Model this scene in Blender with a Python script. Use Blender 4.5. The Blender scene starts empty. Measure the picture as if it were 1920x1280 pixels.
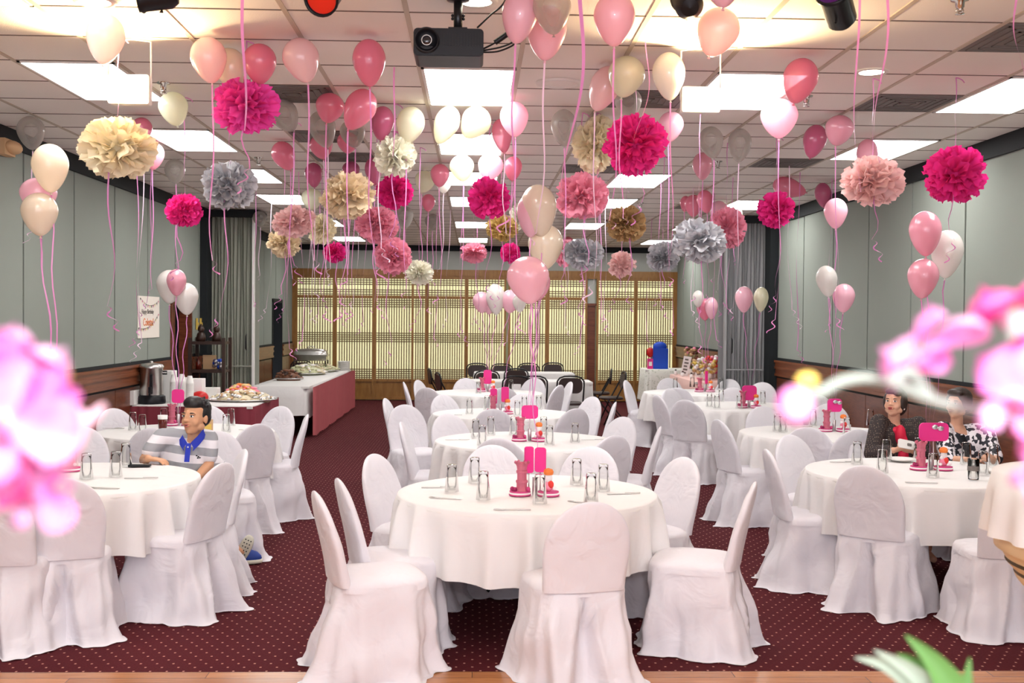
import bpy, math, random
import numpy as np
from mathutils import Vector, Matrix, noise
R_ = random.Random(7)
PI = math.pi
# ---------------------------------------------------------------- camera
F, YAW, PITCH, ROLL, H = 2110.16, .0330, .0206, .0087, 1.768
cy_, sy_ = math.cos(YAW), math.sin(YAW)
W_ = Vector((sy_*math.cos(PITCH), cy_*math.cos(PITCH), -math.sin(PITCH)))
r0 = Vector((cy_, -sy_, 0)); u0 = r0.cross(W_)
RT = r0*math.cos(ROLL)+u0*math.sin(ROLL); UP = -r0*math.sin(ROLL)+u0*math.cos(ROLL)
CAM = Vector((0, 0, H))
def ray(x, y): return W_+RT*((x-960)/F)+UP*((640-y)/F)
def at(x, y, z):                    # point of the plane at height z
    d = ray(x, y); return CAM+d*((z-H)/d.z)
def atY(x, y, Y):                   # point at depth Y into the room
    d = ray(x, y); return CAM+d*(Y/d.y)
def atX(x, y, X):
    d = ray(x, y); return CAM+d*(X/d.x)
sc = bpy.context.scene; col = sc.collection
cd = bpy.data.cameras.new('camera'); cam = bpy.data.objects.new('camera', cd); col.objects.link(cam)
cd.sensor_width = 36; cd.lens = F/1920*36; cd.clip_start = .05; cd.clip_end = 100
cam.matrix_world = Matrix(((RT.x, UP.x, -W_.x, 0), (RT.y, UP.y, -W_.y, 0), (RT.z, UP.z, -W_.z, H), (0, 0, 0, 1)))
cd.dof.use_dof = True; cd.dof.focus_distance = 8.5; cd.dof.aperture_fstop = 4.8
sc.camera = cam
# ---------------------------------------------------------------- light and exposure
wd = bpy.data.worlds.new('world'); sc.world = wd; wd.use_nodes = True
bg = wd.node_tree.nodes['Background']; bg.inputs[0].default_value = (.90, .89, 1, 1); bg.inputs[1].default_value = 1.8  # lavender frontal fill, added through the end left open behind the camera
sc.view_settings.view_transform = 'Standard'; sc.view_settings.look = 'None'
sc.view_settings.gamma = 1; sc.view_settings.use_curve_mapping = False; sc.view_settings.exposure = 1.12
sc.cycles.max_bounces = 9; sc.cycles.diffuse_bounces = 4; sc.cycles.transmission_bounces = 8
sc.cycles.transparent_max_bounces = 12; sc.cycles.caustics_reflective = False; sc.cycles.caustics_refractive = False
sc.cycles.sample_clamp_indirect = 4
fl = bpy.data.lights.new('camera_flash', 'AREA'); fl.shape = 'DISK'; fl.size = .22; fl.energy = 17; fl.color = (.96, .94, 1)   # the photographer's flash
fo = bpy.data.objects.new('camera_flash', fl); col.objects.link(fo); fo.location = (.12, -.45, 2.25); fo.rotation_euler = Vector((0, -1, -.02)).normalized().to_track_quat('Z', 'Y').to_euler()
PANEL_E = 7.0          # strength of the fluorescent diffusers
# ---------------------------------------------------------------- materials
def mat(name, c, rough=.6, metal=0, spec=.5, trans=0, ior=1.45, emit=0, coat=0, sheen=0, bump=0, bscale=200, var=0, vscale=3, alpha=1):
    m = bpy.data.materials.new(name); m.use_nodes = True; nt = m.node_tree; b = nt.nodes['Principled BSDF']
    b.inputs['Base Color'].default_value = (*c, 1); b.inputs['Roughness'].default_value = rough; b.inputs['Metallic'].default_value = metal
    b.inputs['Specular IOR Level'].default_value = spec; b.inputs['Transmission Weight'].default_value = trans; b.inputs['IOR'].default_value = ior
    b.inputs['Coat Weight'].default_value = coat; b.inputs['Sheen Weight'].default_value = sheen; b.inputs['Alpha'].default_value = alpha
    if emit: b.inputs['Emission Color'].default_value = (*c, 1); b.inputs['Emission Strength'].default_value = emit
    tc = None
    if bump or var: tc = nt.nodes.new('ShaderNodeTexCoord')
    if var:
        n = nt.nodes.new('ShaderNodeTexNoise'); n.inputs['Scale'].default_value = vscale; n.inputs['Detail'].default_value = 5
        nt.links.new(tc.outputs['Object'], n.inputs['Vector'])
        mx = nt.nodes.new('ShaderNodeMix'); mx.data_type = 'RGBA'
        mx.inputs[6].default_value = (*[v*(1-var) for v in c], 1); mx.inputs[7].default_value = (*[min(1, v*(1+var)) for v in c], 1)
        nt.links.new(n.outputs[0], mx.inputs[0]); nt.links.new(mx.outputs[2], b.inputs['Base Color'])
    if bump:
        n = nt.nodes.new('ShaderNodeTexNoise'); n.inputs['Scale'].default_value = bscale; n.inputs['Detail'].default_value = 3
        nt.links.new(tc.outputs['Object'], n.inputs['Vector'])
        bp = nt.nodes.new('ShaderNodeBump'); bp.inputs['Strength'].default_value = bump; bp.inputs['Distance'].default_value = .004
        nt.links.new(n.outputs[0], bp.inputs['Height']); nt.links.new(bp.outputs[0], b.inputs['Normal'])
    return m
def emis(name, c, s):
    m = bpy.data.materials.new(name); m.use_nodes = True; nt = m.node_tree; nt.nodes.remove(nt.nodes['Principled BSDF'])
    e = nt.nodes.new('ShaderNodeEmission'); e.inputs[0].default_value = (*c, 1); e.inputs[1].default_value = s
    nt.links.new(e.outputs[0], nt.nodes['Material Output'].inputs[0]); return m
def thin(name, c, tl=.4, rough=.7, clear=0, spec=.5, tint=(1, 1, 1)):   # cloth, tissue or rubber that lets light through
    m = mat(name, c, rough, spec=spec); nt = m.node_tree; b = nt.nodes['Principled BSDF']; out = nt.nodes['Material Output']
    t = nt.nodes.new('ShaderNodeBsdfTranslucent'); t.inputs[0].default_value = (*[min(1, v*k) for v, k in zip(c, tint)], 1)
    mx = nt.nodes.new('ShaderNodeMixShader'); mx.inputs[0].default_value = tl
    nt.links.new(b.outputs[0], mx.inputs[1]); nt.links.new(t.outputs[0], mx.inputs[2]); last = mx
    if clear:
        tr = nt.nodes.new('ShaderNodeBsdfTransparent'); tr.inputs[0].default_value = (*[.5+.5*v for v in c], 1)
        m2 = nt.nodes.new('ShaderNodeMixShader'); lw = nt.nodes.new('ShaderNodeLayerWeight'); lw.inputs[0].default_value = .35
        mr = nt.nodes.new('ShaderNodeMapRange'); mr.inputs[3].default_value = clear; mr.inputs[4].default_value = clear*.15
        nt.links.new(lw.outputs['Facing'], mr.inputs[0]); nt.links.new(mr.outputs[0], m2.inputs[0])
        nt.links.new(mx.outputs[0], m2.inputs[1]); nt.links.new(tr.outputs[0], m2.inputs[2]); last = m2
    nt.links.new(last.outputs[0], out.inputs[0]); return m
def wood(name, c1, c2, scale=(1, 12, 1), rough=.35, planks=None):
    m = mat(name, c1, rough); nt = m.node_tree; b = nt.nodes['Principled BSDF']
    tc = nt.nodes.new('ShaderNodeTexCoord'); mp = nt.nodes.new('ShaderNodeMapping'); mp.inputs['Scale'].default_value = scale
    n = nt.nodes.new('ShaderNodeTexNoise'); n.inputs['Scale'].default_value = 4; n.inputs['Detail'].default_value = 8; n.inputs['Distortion'].default_value = .6
    cr = nt.nodes.new('ShaderNodeValToRGB'); cr.color_ramp.elements[0].color = (*c1, 1); cr.color_ramp.elements[1].color = (*c2, 1)
    cr.color_ramp.elements[0].position = .3; cr.color_ramp.elements[1].position = .7
    nt.links.new(tc.outputs['Object'], mp.inputs[0]); nt.links.new(mp.outputs[0], n.inputs['Vector']); nt.links.new(n.outputs[0], cr.inputs[0])
    if planks:
        br = nt.nodes.new('ShaderNodeTexBrick'); br.inputs['Scale'].default_value = 1; br.inputs['Brick Width'].default_value = planks[0]; br.inputs['Row Height'].default_value = planks[1]
        br.inputs['Mortar Size'].default_value = .002; br.inputs['Color1'].default_value = (1, 1, 1, 1); br.inputs['Color2'].default_value = (.72, .68, .66, 1); br.inputs['Mortar'].default_value = (.3, .25, .2, 1)
        nt.links.new(tc.outputs['Object'], br.inputs['Vector'])
        mx = nt.nodes.new('ShaderNodeMix'); mx.data_type = 'RGBA'; mx.blend_type = 'MULTIPLY'; mx.inputs[0].default_value = 1
        nt.links.new(cr.outputs[0], mx.inputs[6]); nt.links.new(br.outputs[0], mx.inputs[7]); nt.links.new(mx.outputs[2], b.inputs['Base Color'])
    else: nt.links.new(cr.outputs[0], b.inputs['Base Color'])
    return m
def carpet():
    m = mat('carpet', (.1, .02, .02), .95, spec=.1); nt = m.node_tree; b = nt.nodes['Principled BSDF']; L = nt.links.new
    tc = nt.nodes.new('ShaderNodeTexCoord'); sx = nt.nodes.new('ShaderNodeSeparateXYZ'); L(tc.outputs['Object'], sx.inputs[0])
    def mth(op, a, bb=None):
        n = nt.nodes.new('ShaderNodeMath'); n.operation = op
        for i, v in enumerate((a, bb)):
            if v is None: continue
            if isinstance(v, (int, float)): n.inputs[i].default_value = v
            else: L(v, n.inputs[i])
        return n.outputs[0]
    # diagonal lattice of small pale dots
    px, py = .082, .062
    u = mth('DIVIDE', sx.outputs[0], px); v = mth('DIVIDE', sx.outputs[1], py)
    row = mth('FLOOR', v); odd = mth('MULTIPLY', mth('MODULO', mth('ABSOLUTE', row), 2.), .5)
    fu = mth('SUBTRACT', mth('FRACT', mth('ADD', u, odd)), .5); fv = mth('SUBTRACT', mth('FRACT', v), .5)
    du = mth('ABSOLUTE', mth('MULTIPLY', fu, px)); dv = mth('ABSOLUTE', mth('MULTIPLY', fv, py))
    d = mth('MAXIMUM', mth('MULTIPLY', du, .7), mth('MULTIPLY', dv, .55))
    dot = mth('LESS_THAN', d, .0036)
    n = nt.nodes.new('ShaderNodeTexNoise'); n.inputs['Scale'].default_value = 90; n.inputs['Detail'].default_value = 4; L(tc.outputs['Object'], n.inputs['Vector'])
    base = nt.nodes.new('ShaderNodeMix'); base.data_type = 'RGBA'; base.inputs[6].default_value = (.050, .007, .011, 1); base.inputs[7].default_value = (.098, .017, .022, 1)
    L(n.outputs[0], base.inputs[0])
    mx = nt.nodes.new('ShaderNodeMix'); mx.data_type = 'RGBA'; mx.inputs[7].default_value = (.50, .25, .20, 1)
    L(dot, mx.inputs[0]); L(base.outputs[2], mx.inputs[6]); L(mx.outputs[2], b.inputs['Base Color'])
    bp = nt.nodes.new('ShaderNodeBump'); bp.inputs['Strength'].default_value = .5; bp.inputs['Distance'].default_value = .004
    L(n.outputs[0], bp.inputs['Height']); L(bp.outputs[0], b.inputs['Normal']); return m
def patterned(name, kind):
    m = mat(name, (.1, .1, .1), .85); nt = m.node_tree; b = nt.nodes['Principled BSDF']; L = nt.links.new
    tc = nt.nodes.new('ShaderNodeTexCoord'); cr = nt.nodes.new('ShaderNodeValToRGB'); cr.color_ramp.interpolation = 'CONSTANT'; e = cr.color_ramp.elements
    if kind == 'stripe':
        sx = nt.nodes.new('ShaderNodeSeparateXYZ'); L(tc.outputs['Object'], sx.inputs[0])
        a = nt.nodes.new('ShaderNodeMath'); a.operation = 'MULTIPLY_ADD'; L(sx.outputs[0], a.inputs[0]); a.inputs[1].default_value = .12; L(sx.outputs[2], a.inputs[2])
        w = nt.nodes.new('ShaderNodeMath'); w.operation = 'MULTIPLY'; L(a.outputs[0], w.inputs[0]); w.inputs[1].default_value = 1/.112
        f = nt.nodes.new('ShaderNodeMath'); f.operation = 'FRACT'; L(w.outputs[0], f.inputs[0]); L(f.outputs[0], cr.inputs[0])
        e[0].color = (.36, .37, .40, 1); e[1].position = .5; e[1].color = (.86, .84, .88, 1)
    elif kind == 'print':
        v = nt.nodes.new('ShaderNodeTexVoronoi'); v.inputs['Scale'].default_value = 46; L(tc.outputs['Object'], v.inputs['Vector'])
        L(v.outputs['Color'], cr.inputs[0]); e[0].color = (.03, .03, .04, 1); e[1].position = .5; e[1].color = (.8, .76, .8, 1)
    elif kind == 'weave':
        v = nt.nodes.new('ShaderNodeTexVoronoi'); v.inputs['Scale'].default_value = 70; v.inputs['Randomness'].default_value = .25; L(tc.outputs['Object'], v.inputs['Vector'])
        L(v.outputs['Distance'], cr.inputs[0]); e[0].color = (.18, .13, .10, 1); e[1].position = .28; e[1].color = (.030, .022, .022, 1)
    elif kind == 'lace':
        v = nt.nodes.new('ShaderNodeTexVoronoi'); v.inputs['Scale'].default_value = 24; L(tc.outputs['Object'], v.inputs['Vector'])
        L(v.outputs['Distance'], cr.inputs[0]); e[0].color = (.62, .64, .55, 1); e[1].position = .3; e[1].color = (.86, .86, .8, 1)
    L(cr.outputs[0], b.inputs['Base Color']); return m
MT = dict(
 cover=thin('chair_cover_fabric', (.80, .775, .815), .08, .8), cloth=thin('tablecloth_fabric', (.84, .815, .80), .10, .8),
 tile=mat('ceiling_tile', (.84, .785, .735), .9, bump=.4, bscale=120, var=.05, vscale=1.2), tee=mat('ceiling_tee', (.52, .44, .36), .6), gap=mat('ceiling_shadow_gap', (.16, .12, .10), .8),
 tube=emis('diffuser', (1, .985, .96), PANEL_E), frame=mat('light_frame', (.75, .72, .68), .5),
 fabric=mat('wall_fabric', (.27, .30, .265), .9, bump=.25, bscale=260, var=.07, vscale=1.3), dark=mat('dark_trim', (.016, .019, .021), .7, spec=.25),
 mahog=wood('mahogany', (.105, .024, .010), (.19, .055, .022), (1, 1.4, 9), .28), rail=wood('rail_wood', (.15, .042, .018), (.24, .075, .03), (9, .6, 6), .3),
 oak=wood('screen_wood', (.24, .105, .022), (.34, .16, .04), (5, 5, 1), .4), oakd=wood('lattice_wood', (.135, .075, .025), (.19, .11, .035), (5, 5, 1), .6),
 paper=mat('glowing_screen_paper', (.88, .85, .50), .9, emit=.30), plaster=mat('plaster', (.46, .48, .45), .9, var=.04),  # the screen paper glows faintly by itself, added to brighten its cream
 carpet=carpet(), floor=wood('stage_floor', (.42, .17, .06), (.56, .25, .10), (1, 14, 1), .25, (1.3, .09)),
 ribbon=thin('curling_ribbon', (.80, .30, .62), .25, .3), ribbon2=thin('mauve_ribbon', (.62, .22, .50), .25, .3), white_rib=thin('pale_ribbon', (.86, .62, .78), .25, .3),
 glass=None, steel=mat('steel', (.62, .60, .58), .28, metal=1), black=mat('black_plastic', (.006, .0065, .009), .38, spec=.35),
 blackm=mat('black_metal', (.02, .02, .022), .3, metal=.6), chrome=mat('chrome', (.6, .58, .55), .12, metal=1), white=mat('white_plastic', (.85, .83, .80), .5),
 lens=mat('dark_lens', (.01, .01, .015), .05, coat=1), redgel=mat('red_gel', (.6, .01, .005), .15, coat=1, emit=.15), purgel=mat('purple_gel', (.10, .01, .18), .15, coat=1),
 blackfab=mat('dark_brown_vinyl', (.035, .018, .016), .45), skirt=mat('table_skirt', (.50, .115, .125), .7, var=.08, vscale=9), skirtd=mat('maroon_skirt', (.26, .035, .055), .7, var=.08, vscale=9),
 curtain=mat('accordion_vinyl', (.36, .37, .31), .55), curtg=mat('grey_accordion_vinyl', (.34, .34, .345), .55), cream=mat('cream_laminate', (.90, .76, .48), .45, var=.05), creamg=mat('cream_groove', (.10, .055, .02), .7),
 magenta=mat('magenta_foam', (.80, .03, .26), .6), pinkp=mat('pink_paper', (.90, .30, .42), .7), rosep=mat('rose_paper', (.60, .06, .22), .7), whitep=mat('white_paper', (.88, .84, .84), .8), redp=mat('red_paper', (.75, .05, .04), .7), silver=mat('silver_ribbon', (.6, .58, .6), .3, metal=.8),
 red=mat('red_plastic', (.55, .01, .01), .4), brown=mat('dark_shelf_wood', (.040, .018, .012), .4), blue=mat('blue_paper', (.01, .07, .55), .5), green=mat('leaf_green', (.12, .27, .07), .45, var=.2, vscale=20), greenl=mat('pale_leaf', (.38, .46, .36), .45),
 stem=mat('orchid_stem', (.30, .36, .30), .5), terra=mat('ceramic_pot', (.7, .68, .64), .3), amber=mat('cola', (.10, .01, .005), .1), lav=patterned('lace_cloth', 'lace'), pinkc=mat('pale_pink_cloth', (.84, .55, .50), .8),
 warm=emis('flood_lens', (1, .78, .42), 26.), down=emis('downlight_lens', (1, .93, .72), 5.), poster=mat('poster_card', (.84, .78, .70), .8),
 skin=mat('skin', (.62, .33, .19), .5, spec=.35), skinw=mat('pale_skin', (.68, .38, .26), .5, spec=.35), hair=mat('black_hair', (.012, .010, .010), .45), hairb=mat('dark_brown_hair', (.028, .016, .013), .45),
 shirt=patterned('striped_shirt', 'stripe'), collar=mat('blue_collar', (.02, .04, .45), .8), jacket=patterned('woven_jacket', 'weave'), blouse=patterned('printed_blouse', 'print'), redtop=mat('red_top', (.62, .01, .05), .6), trousers=mat('dark_trousers', (.03, .035, .05), .8),
 eyew=mat('eye_white', (.75, .72, .70), .3), iris=mat('iris', (.012, .008, .006), .2), lip=mat('lips', (.42, .07, .06), .4), lipb=mat('boy_lips', (.5, .14, .11), .5),
 shoe=mat('blue_shoe', (.015, .05, .28), .6), sole=mat('shoe_sole', (.62, .60, .50), .6), lime=mat('lime_lace', (.55, .8, .05), .6), noodle=mat('noodles', (.74, .62, .42), .5, var=.4, vscale=40), fruit=mat('mixed_fruit', (.80, .60, .28), .5, var=.3, vscale=25), greens=mat('salad', (.58, .58, .36), .5, var=.5, vscale=30), meat=mat('dark_meat', (.18, .07, .035), .5, var=.5, vscale=30),
 foil=mat('foil', (.7, .7, .7), .25, metal=.9), vent=mat('vent_grey', (.17, .15, .14), .6), blackhole=mat('dark_opening', (.008, .008, .01), .9), flame=mat('orange_paper', (.85, .22, .04), .6), gold=mat('gold_paper', (.72, .50, .10), .5), tan=mat('tan_paper', (.6, .38, .2), .6),
)
def clear_glass():
    m = bpy.data.materials.new('glass'); m.use_nodes = True; nt = m.node_tree; nt.nodes.remove(nt.nodes['Principled BSDF'])
    t = nt.nodes.new('ShaderNodeBsdfTransparent'); t.inputs[0].default_value = (.98, .985, .98, 1); g = nt.nodes.new('ShaderNodeBsdfGlossy'); g.inputs['Roughness'].default_value = .06
    lw = nt.nodes.new('ShaderNodeLayerWeight'); lw.inputs[0].default_value = .18; mx = nt.nodes.new('ShaderNodeMixShader')
    nt.links.new(lw.outputs['Fresnel'], mx.inputs[0]); nt.links.new(t.outputs[0], mx.inputs[1]); nt.links.new(g.outputs[0], mx.inputs[2]); nt.links.new(mx.outputs[0], nt.nodes['Material Output'].inputs[0]); return m
MT['glass'] = clear_glass()
for _m, _sc, _st, _d in (('cover', 5.5, .55, .03), ('cloth', 3.5, .3, .03)):
    nt = MT[_m].node_tree; tc = nt.nodes.new('ShaderNodeTexCoord'); n = nt.nodes.new('ShaderNodeTexNoise'); n.inputs['Scale'].default_value = _sc; n.inputs['Detail'].default_value = 2.5; n.inputs['Distortion'].default_value = 1.2
    nt.links.new(tc.outputs['Object'], n.inputs['Vector']); bp = nt.nodes.new('ShaderNodeBump'); bp.inputs['Strength'].default_value = _st; bp.inputs['Distance'].default_value = _d
    nt.links.new(n.outputs[0], bp.inputs['Height']); nt.links.new(bp.outputs[0], nt.nodes['Principled BSDF'].inputs['Normal'])
BAL = dict(
 P=thin('rose_balloon', (.88, .27, .40), .30, .16, .22, spec=.6), D=thin('dark_rose_balloon', (.66, .15, .30), .30, .16, .25, spec=.6), L=thin('pale_pink_balloon', (.94, .58, .68), .30, .2, .06, spec=.6),
 A=thin('peach_pink_balloon', (.95, .68, .69), .32, .2, .08, spec=.6), C=thin('cream_balloon', (.93, .82, .66), .30, .2, .05, spec=.6), Y=thin('ivory_balloon', (.86, .84, .66), .32, .2, .12, spec=.6), W=thin('pearl_balloon', (.84, .80, .76), .25, .18, .06, spec=.7),
 S=thin('clear_grey_balloon', (.56, .52, .48), .25, .14, .72, spec=.7), K=thin('pink_pearl_balloon', (.88, .42, .52), .26, .2, .10, spec=.7))
for _k, _m in BAL.items():
    _b = _m.node_tree.nodes['Principled BSDF']; _b.inputs['Coat Weight'].default_value = 1; _b.inputs['Coat Roughness'].default_value = .07; _b.inputs['Roughness'].default_value = .32
BNAME = dict(P='rose pink', D='dark rose', L='pale pink', A='peach pink', C='cream', Y='ivory', W='pearl white', S='clear grey', K='pearly pink')
POM = dict(H=thin('hot_pink_tissue', (.90, .035, .32), .30, .8), M=thin('magenta_tissue', (.94, .09, .50), .35, .8), R=thin('rose_tissue', (.90, .36, .48), .35, .8), L=thin('light_pink_tissue', (.96, .66, .64), .35, .8),
 C=thin('cream_tissue', (.95, .86, .64), .35, .8), I=thin('ivory_tissue', (.91, .89, .76), .35, .8), G=thin('silver_tissue', (.56, .56, .59), .2, .55), B=thin('tan_tissue', (.52, .33, .15), .3, .8), T=thin('beige_tissue', (.86, .72, .50), .3, .8), O=thin('gold_tissue', (.74, .54, .20), .3, .8))
PNAME = dict(H='hot pink', M='magenta', R='rose pink', L='light pink', C='cream', I='ivory', G='silver grey', B='tan brown', T='beige', O='gold')
# ---------------------------------------------------------------- mesh helpers
class M:
    def __init__(s): s.v = []; s.f = []; s.m = []; s.s = []
    def add(s, vs, fs, mi=0, sm=True):
        b = len(s.v); s.v += [tuple(p) for p in vs]
        for f in fs: s.f.append([b+i for i in f]); s.m.append(mi); s.s.append(sm)
        return s
    def box(s, x0, x1, y0, y1, z0, z1, mi=0, T=None):
        v = [(x, y, z) for z in (z0, z1) for x, y in ((x0, y0), (x1, y0), (x1, y1), (x0, y1))]
        if T is not None: v = [T @ Vector(p) for p in v]
        return s.add(v, [(0, 3, 2, 1), (4, 5, 6, 7), (0, 1, 5, 4), (1, 2, 6, 5), (2, 3, 7, 6), (3, 0, 4, 7)], mi, False)
    def rings(s, rs, mi=0, closed=True, cap=(0, 0), sm=True):
        n = len(rs[0]); vs = [p for r in rs for p in r]; fs = []
        for i in range(len(rs)-1):
            for j in range(n if closed else n-1):
                a = i*n+j; b = i*n+(j+1) % n; fs.append((a, b, b+n, a+n))
        if cap[0]: fs.append(tuple(range(n-1, -1, -1)))
        if cap[1]: fs.append(tuple((len(rs)-1)*n+j for j in range(n)))
        return s.add(vs, fs, mi, sm)
    def lathe(s, prof, n=24, mi=0, T=None, cap=(0, 0), sm=True):
        rs = []
        for r, z in prof:
            ring = [Vector((r*math.cos(2*PI*k/n), r*math.sin(2*PI*k/n), z)) for k in range(n)]
            if T is not None: ring = [T @ p for p in ring]
            rs.append(ring)
        return s.rings(rs, mi, True, cap, sm)
    def tube(s, pts, r, n=8, mi=0, cap=(1, 1)):
        pts = [Vector(p) for p in pts]; rs = []; ref = Vector((0, 0, 1))
        for i, p in enumerate(pts):
            t = (pts[min(i+1, len(pts)-1)]-pts[max(i-1, 0)]).normalized()
            if abs(t.dot(ref)) > .95: ref = Vector((1, 0, 0)) if abs(t.x) < .9 else Vector((0, 1, 0))
            a = t.cross(ref).normalized(); b = t.cross(a).normalized(); ref = a.cross(t)
            rr = r[i] if isinstance(r, (list, tuple)) else r
            rs.append([p+a*(rr*math.cos(2*PI*k/n))+b*(rr*math.sin(2*PI*k/n)) for k in range(n)])
        return s.rings(rs, mi, True, cap)
    def ell(s, c, rad, Rm=None, n=14, k=9, mi=0):
        c = Vector(c); rs = []
        for i in range(k+1):
            t = .02+(PI-.04)*i/k; ring = []
            for j in range(n):
                p = Vector((rad[0]*math.sin(t)*math.cos(2*PI*j/n), rad[1]*math.sin(t)*math.sin(2*PI*j/n), rad[2]*math.cos(t)))
                ring.append(c+(Rm @ p if Rm is not None else p))
            rs.append(ring)
        return s.rings(rs[::-1], mi, True, (1, 1))
    def strip(s, pts, w, mi=0, tw=0, dirx=(1, 0, 0)):
        pts = [Vector(p) for p in pts]; vs = []
        for i, p in enumerate(pts):
            a = tw*i; t = (pts[min(i+1, len(pts)-1)]-pts[max(i-1, 0)]).normalized()
            d = Vector(dirx)*math.cos(a)+Vector((0, 1, 0))*math.sin(a); d = (d-t*d.dot(t)); d = d.normalized() if d.length > .01 else Vector((1, 0, 0))
            vs += [p-d*w/2, p+d*w/2]
        return s.add(vs, [(2*i, 2*i+1, 2*i+3, 2*i+2) for i in range(len(pts)-1)], mi)
    def mesh(s, name, mats, origin=None):
        me = bpy.data.meshes.new(name); v = s.v
        if origin is not None: o = Vector(origin); v = [tuple(Vector(p)-o) for p in v]
        me.from_pydata(v, [], s.f)
        for m_ in mats: me.materials.append(m_)
        me.polygons.foreach_set('material_index', s.m); me.polygons.foreach_set('use_smooth', s.s); me.update(); return me
    def obj(s, name, mats, parent=None, origin=None):
        mats = mats if isinstance(mats, (list, tuple)) else [mats]
        o = bpy.data.objects.new(name, s.mesh(name, mats, origin)); col.objects.link(o)
        if parent: o.parent = parent
        elif origin is not None: o.location = origin
        return o
def tag(o, label=None, cat=None, group=None, kind=None):
    if label: o['label'] = label
    if cat: o['category'] = cat
    if group: o['group'] = group
    if kind: o['kind'] = kind
    return o
def empty(name, loc=(0, 0, 0), rz=0, label=None, cat=None, group=None):
    o = bpy.data.objects.new(name, None); col.objects.link(o); o.location = loc; o.rotation_euler = (0, 0, rz); o.empty_display_size = .05
    return tag(o, label, cat, group)
def struct(name, m, mats, label=None, cat='room'):
    return tag(m.obj(name, mats), label or name.replace('_', ' '), cat, kind='structure')
def inst(name, me, parent=None, loc=(0, 0, 0), rot=(0, 0, 0), sca=(1, 1, 1)):
    o = bpy.data.objects.new(name, me); col.objects.link(o); o.parent = parent; o.location = loc; o.rotation_euler = rot; o.scale = sca; return o
def ORD(i, n):
    if n == 1: return 'the only one'
    w = ['leftmost', 'second from the left', 'third from the left', 'fourth from the left', 'fifth from the left', 'sixth from the left', 'seventh from the left', 'eighth from the left']
    return 'rightmost' if i == n-1 else w[i]
# ================================================================ ROOM
T = .6096; ZC = 3.30; XL, XR, YB = -3.866, 4.313, 23.97; Y0 = -3.0; ZB, ZP = 3.14, 1.23; YF = 5.585
m = M(); m.box(XL-.2, XR+.2, YF, YB+1.2, -.1, 0); struct('floor', m, MT['carpet'], 'dark red carpet with rows of small pale dots', 'carpet')
m = M(); m.box(XL-.2, XR+.2, Y0, YF, -.1, .004); struct('floor_stage', m, MT['floor'], 'polished orange brown plank floor in front of the carpet', 'floor')
GX = lambda k: -.355+k*T
GY = lambda k: 6.916+k*T
lights = [(-4, k) for k in (-4, 0, 4, 8, 12, 18, 24)]+[(0, k) for k in (0, 4, 8, 12, 18, 24)]+[(3, k) for k in (0, 8, 12, 18, 24)]+[(6, k) for k in (0, 4, 12, 18, 24)]+[(c, k) for c in (-4, 0, 3, 6) for k in (-8, -12)]  # the last group is unseen, added for light on the front
m = M(); m.box(XL-.2, XR+.2, Y0, YB+.3, ZC, ZC+.1, 0)
k = -16
while GY(k) < YB: m.box(XL, XR, GY(k)-.006, GY(k)+.006, ZC-.003, ZC+.01, 2); k += 1  # dark strips stand for the shadow gaps between tile rows
for k in range(-6, 8): m.box(GX(k)-.013, GX(k)+.013, Y0, YB, ZC-.006, ZC+.01, 1)
struct('ceiling', m, [MT['tile'], MT['tee'], MT['gap']], 'suspended ceiling of square white tiles', 'ceiling')
rows = sorted(set(k for _, k in lights))
for c, k in lights:
    x0, y0 = GX(c)+.012, GY(k)+.012; x1, y1 = GX(c+1)-.012, GY(k+2)-.012
    side = {-4: 'left', 0: 'middle', 3: 'right of middle', 6: 'far right'}[c]; same = sorted(kk for cc, kk in lights if cc == c and kk >= (-4 if c == -4 else 0))
    n = same.index(k)+1 if k in same else 0
    nth = {0: 'beyond the near edge of the picture', 1: 'nearest', 2: 'second', 3: 'third', 4: 'fourth', 5: 'fifth', 6: 'sixth', 7: 'seventh'}[n]
    r = empty('ceiling_light', ((x0+x1)/2, (y0+y1)/2, ZC), 0, f'white fluorescent ceiling panel, {nth} one in the {side} row' if n else 'unseen fluorescent ceiling panel above the camera, added to light the front', 'ceiling light', 'fluorescent ceiling panels')
    w, d = (x1-x0)/2, (y1-y0)/2
    a = M(); [a.box(*q) for q in ((-w, w, -d, -d+.018, -.012, 0), (-w, w, d-.018, d, -.012, 0), (-w, -w+.018, -d, d, -.012, 0), (w-.018, w, -d, d, -.012, 0))]; a.obj('frame', MT['frame'], r)
    a = M(); a.box(-w+.018, w-.018, -d+.018, d-.018, -.008, 0); a.obj('diffuser', MT['tube'], r)
def intervals(a, b, holes):
    out = []; p = a
    for h0, h1 in sorted(holes):
        if h0 > p: out.append((p, h0))
        p = h1
    if p < b: out.append((p, b))
    return out
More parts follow.
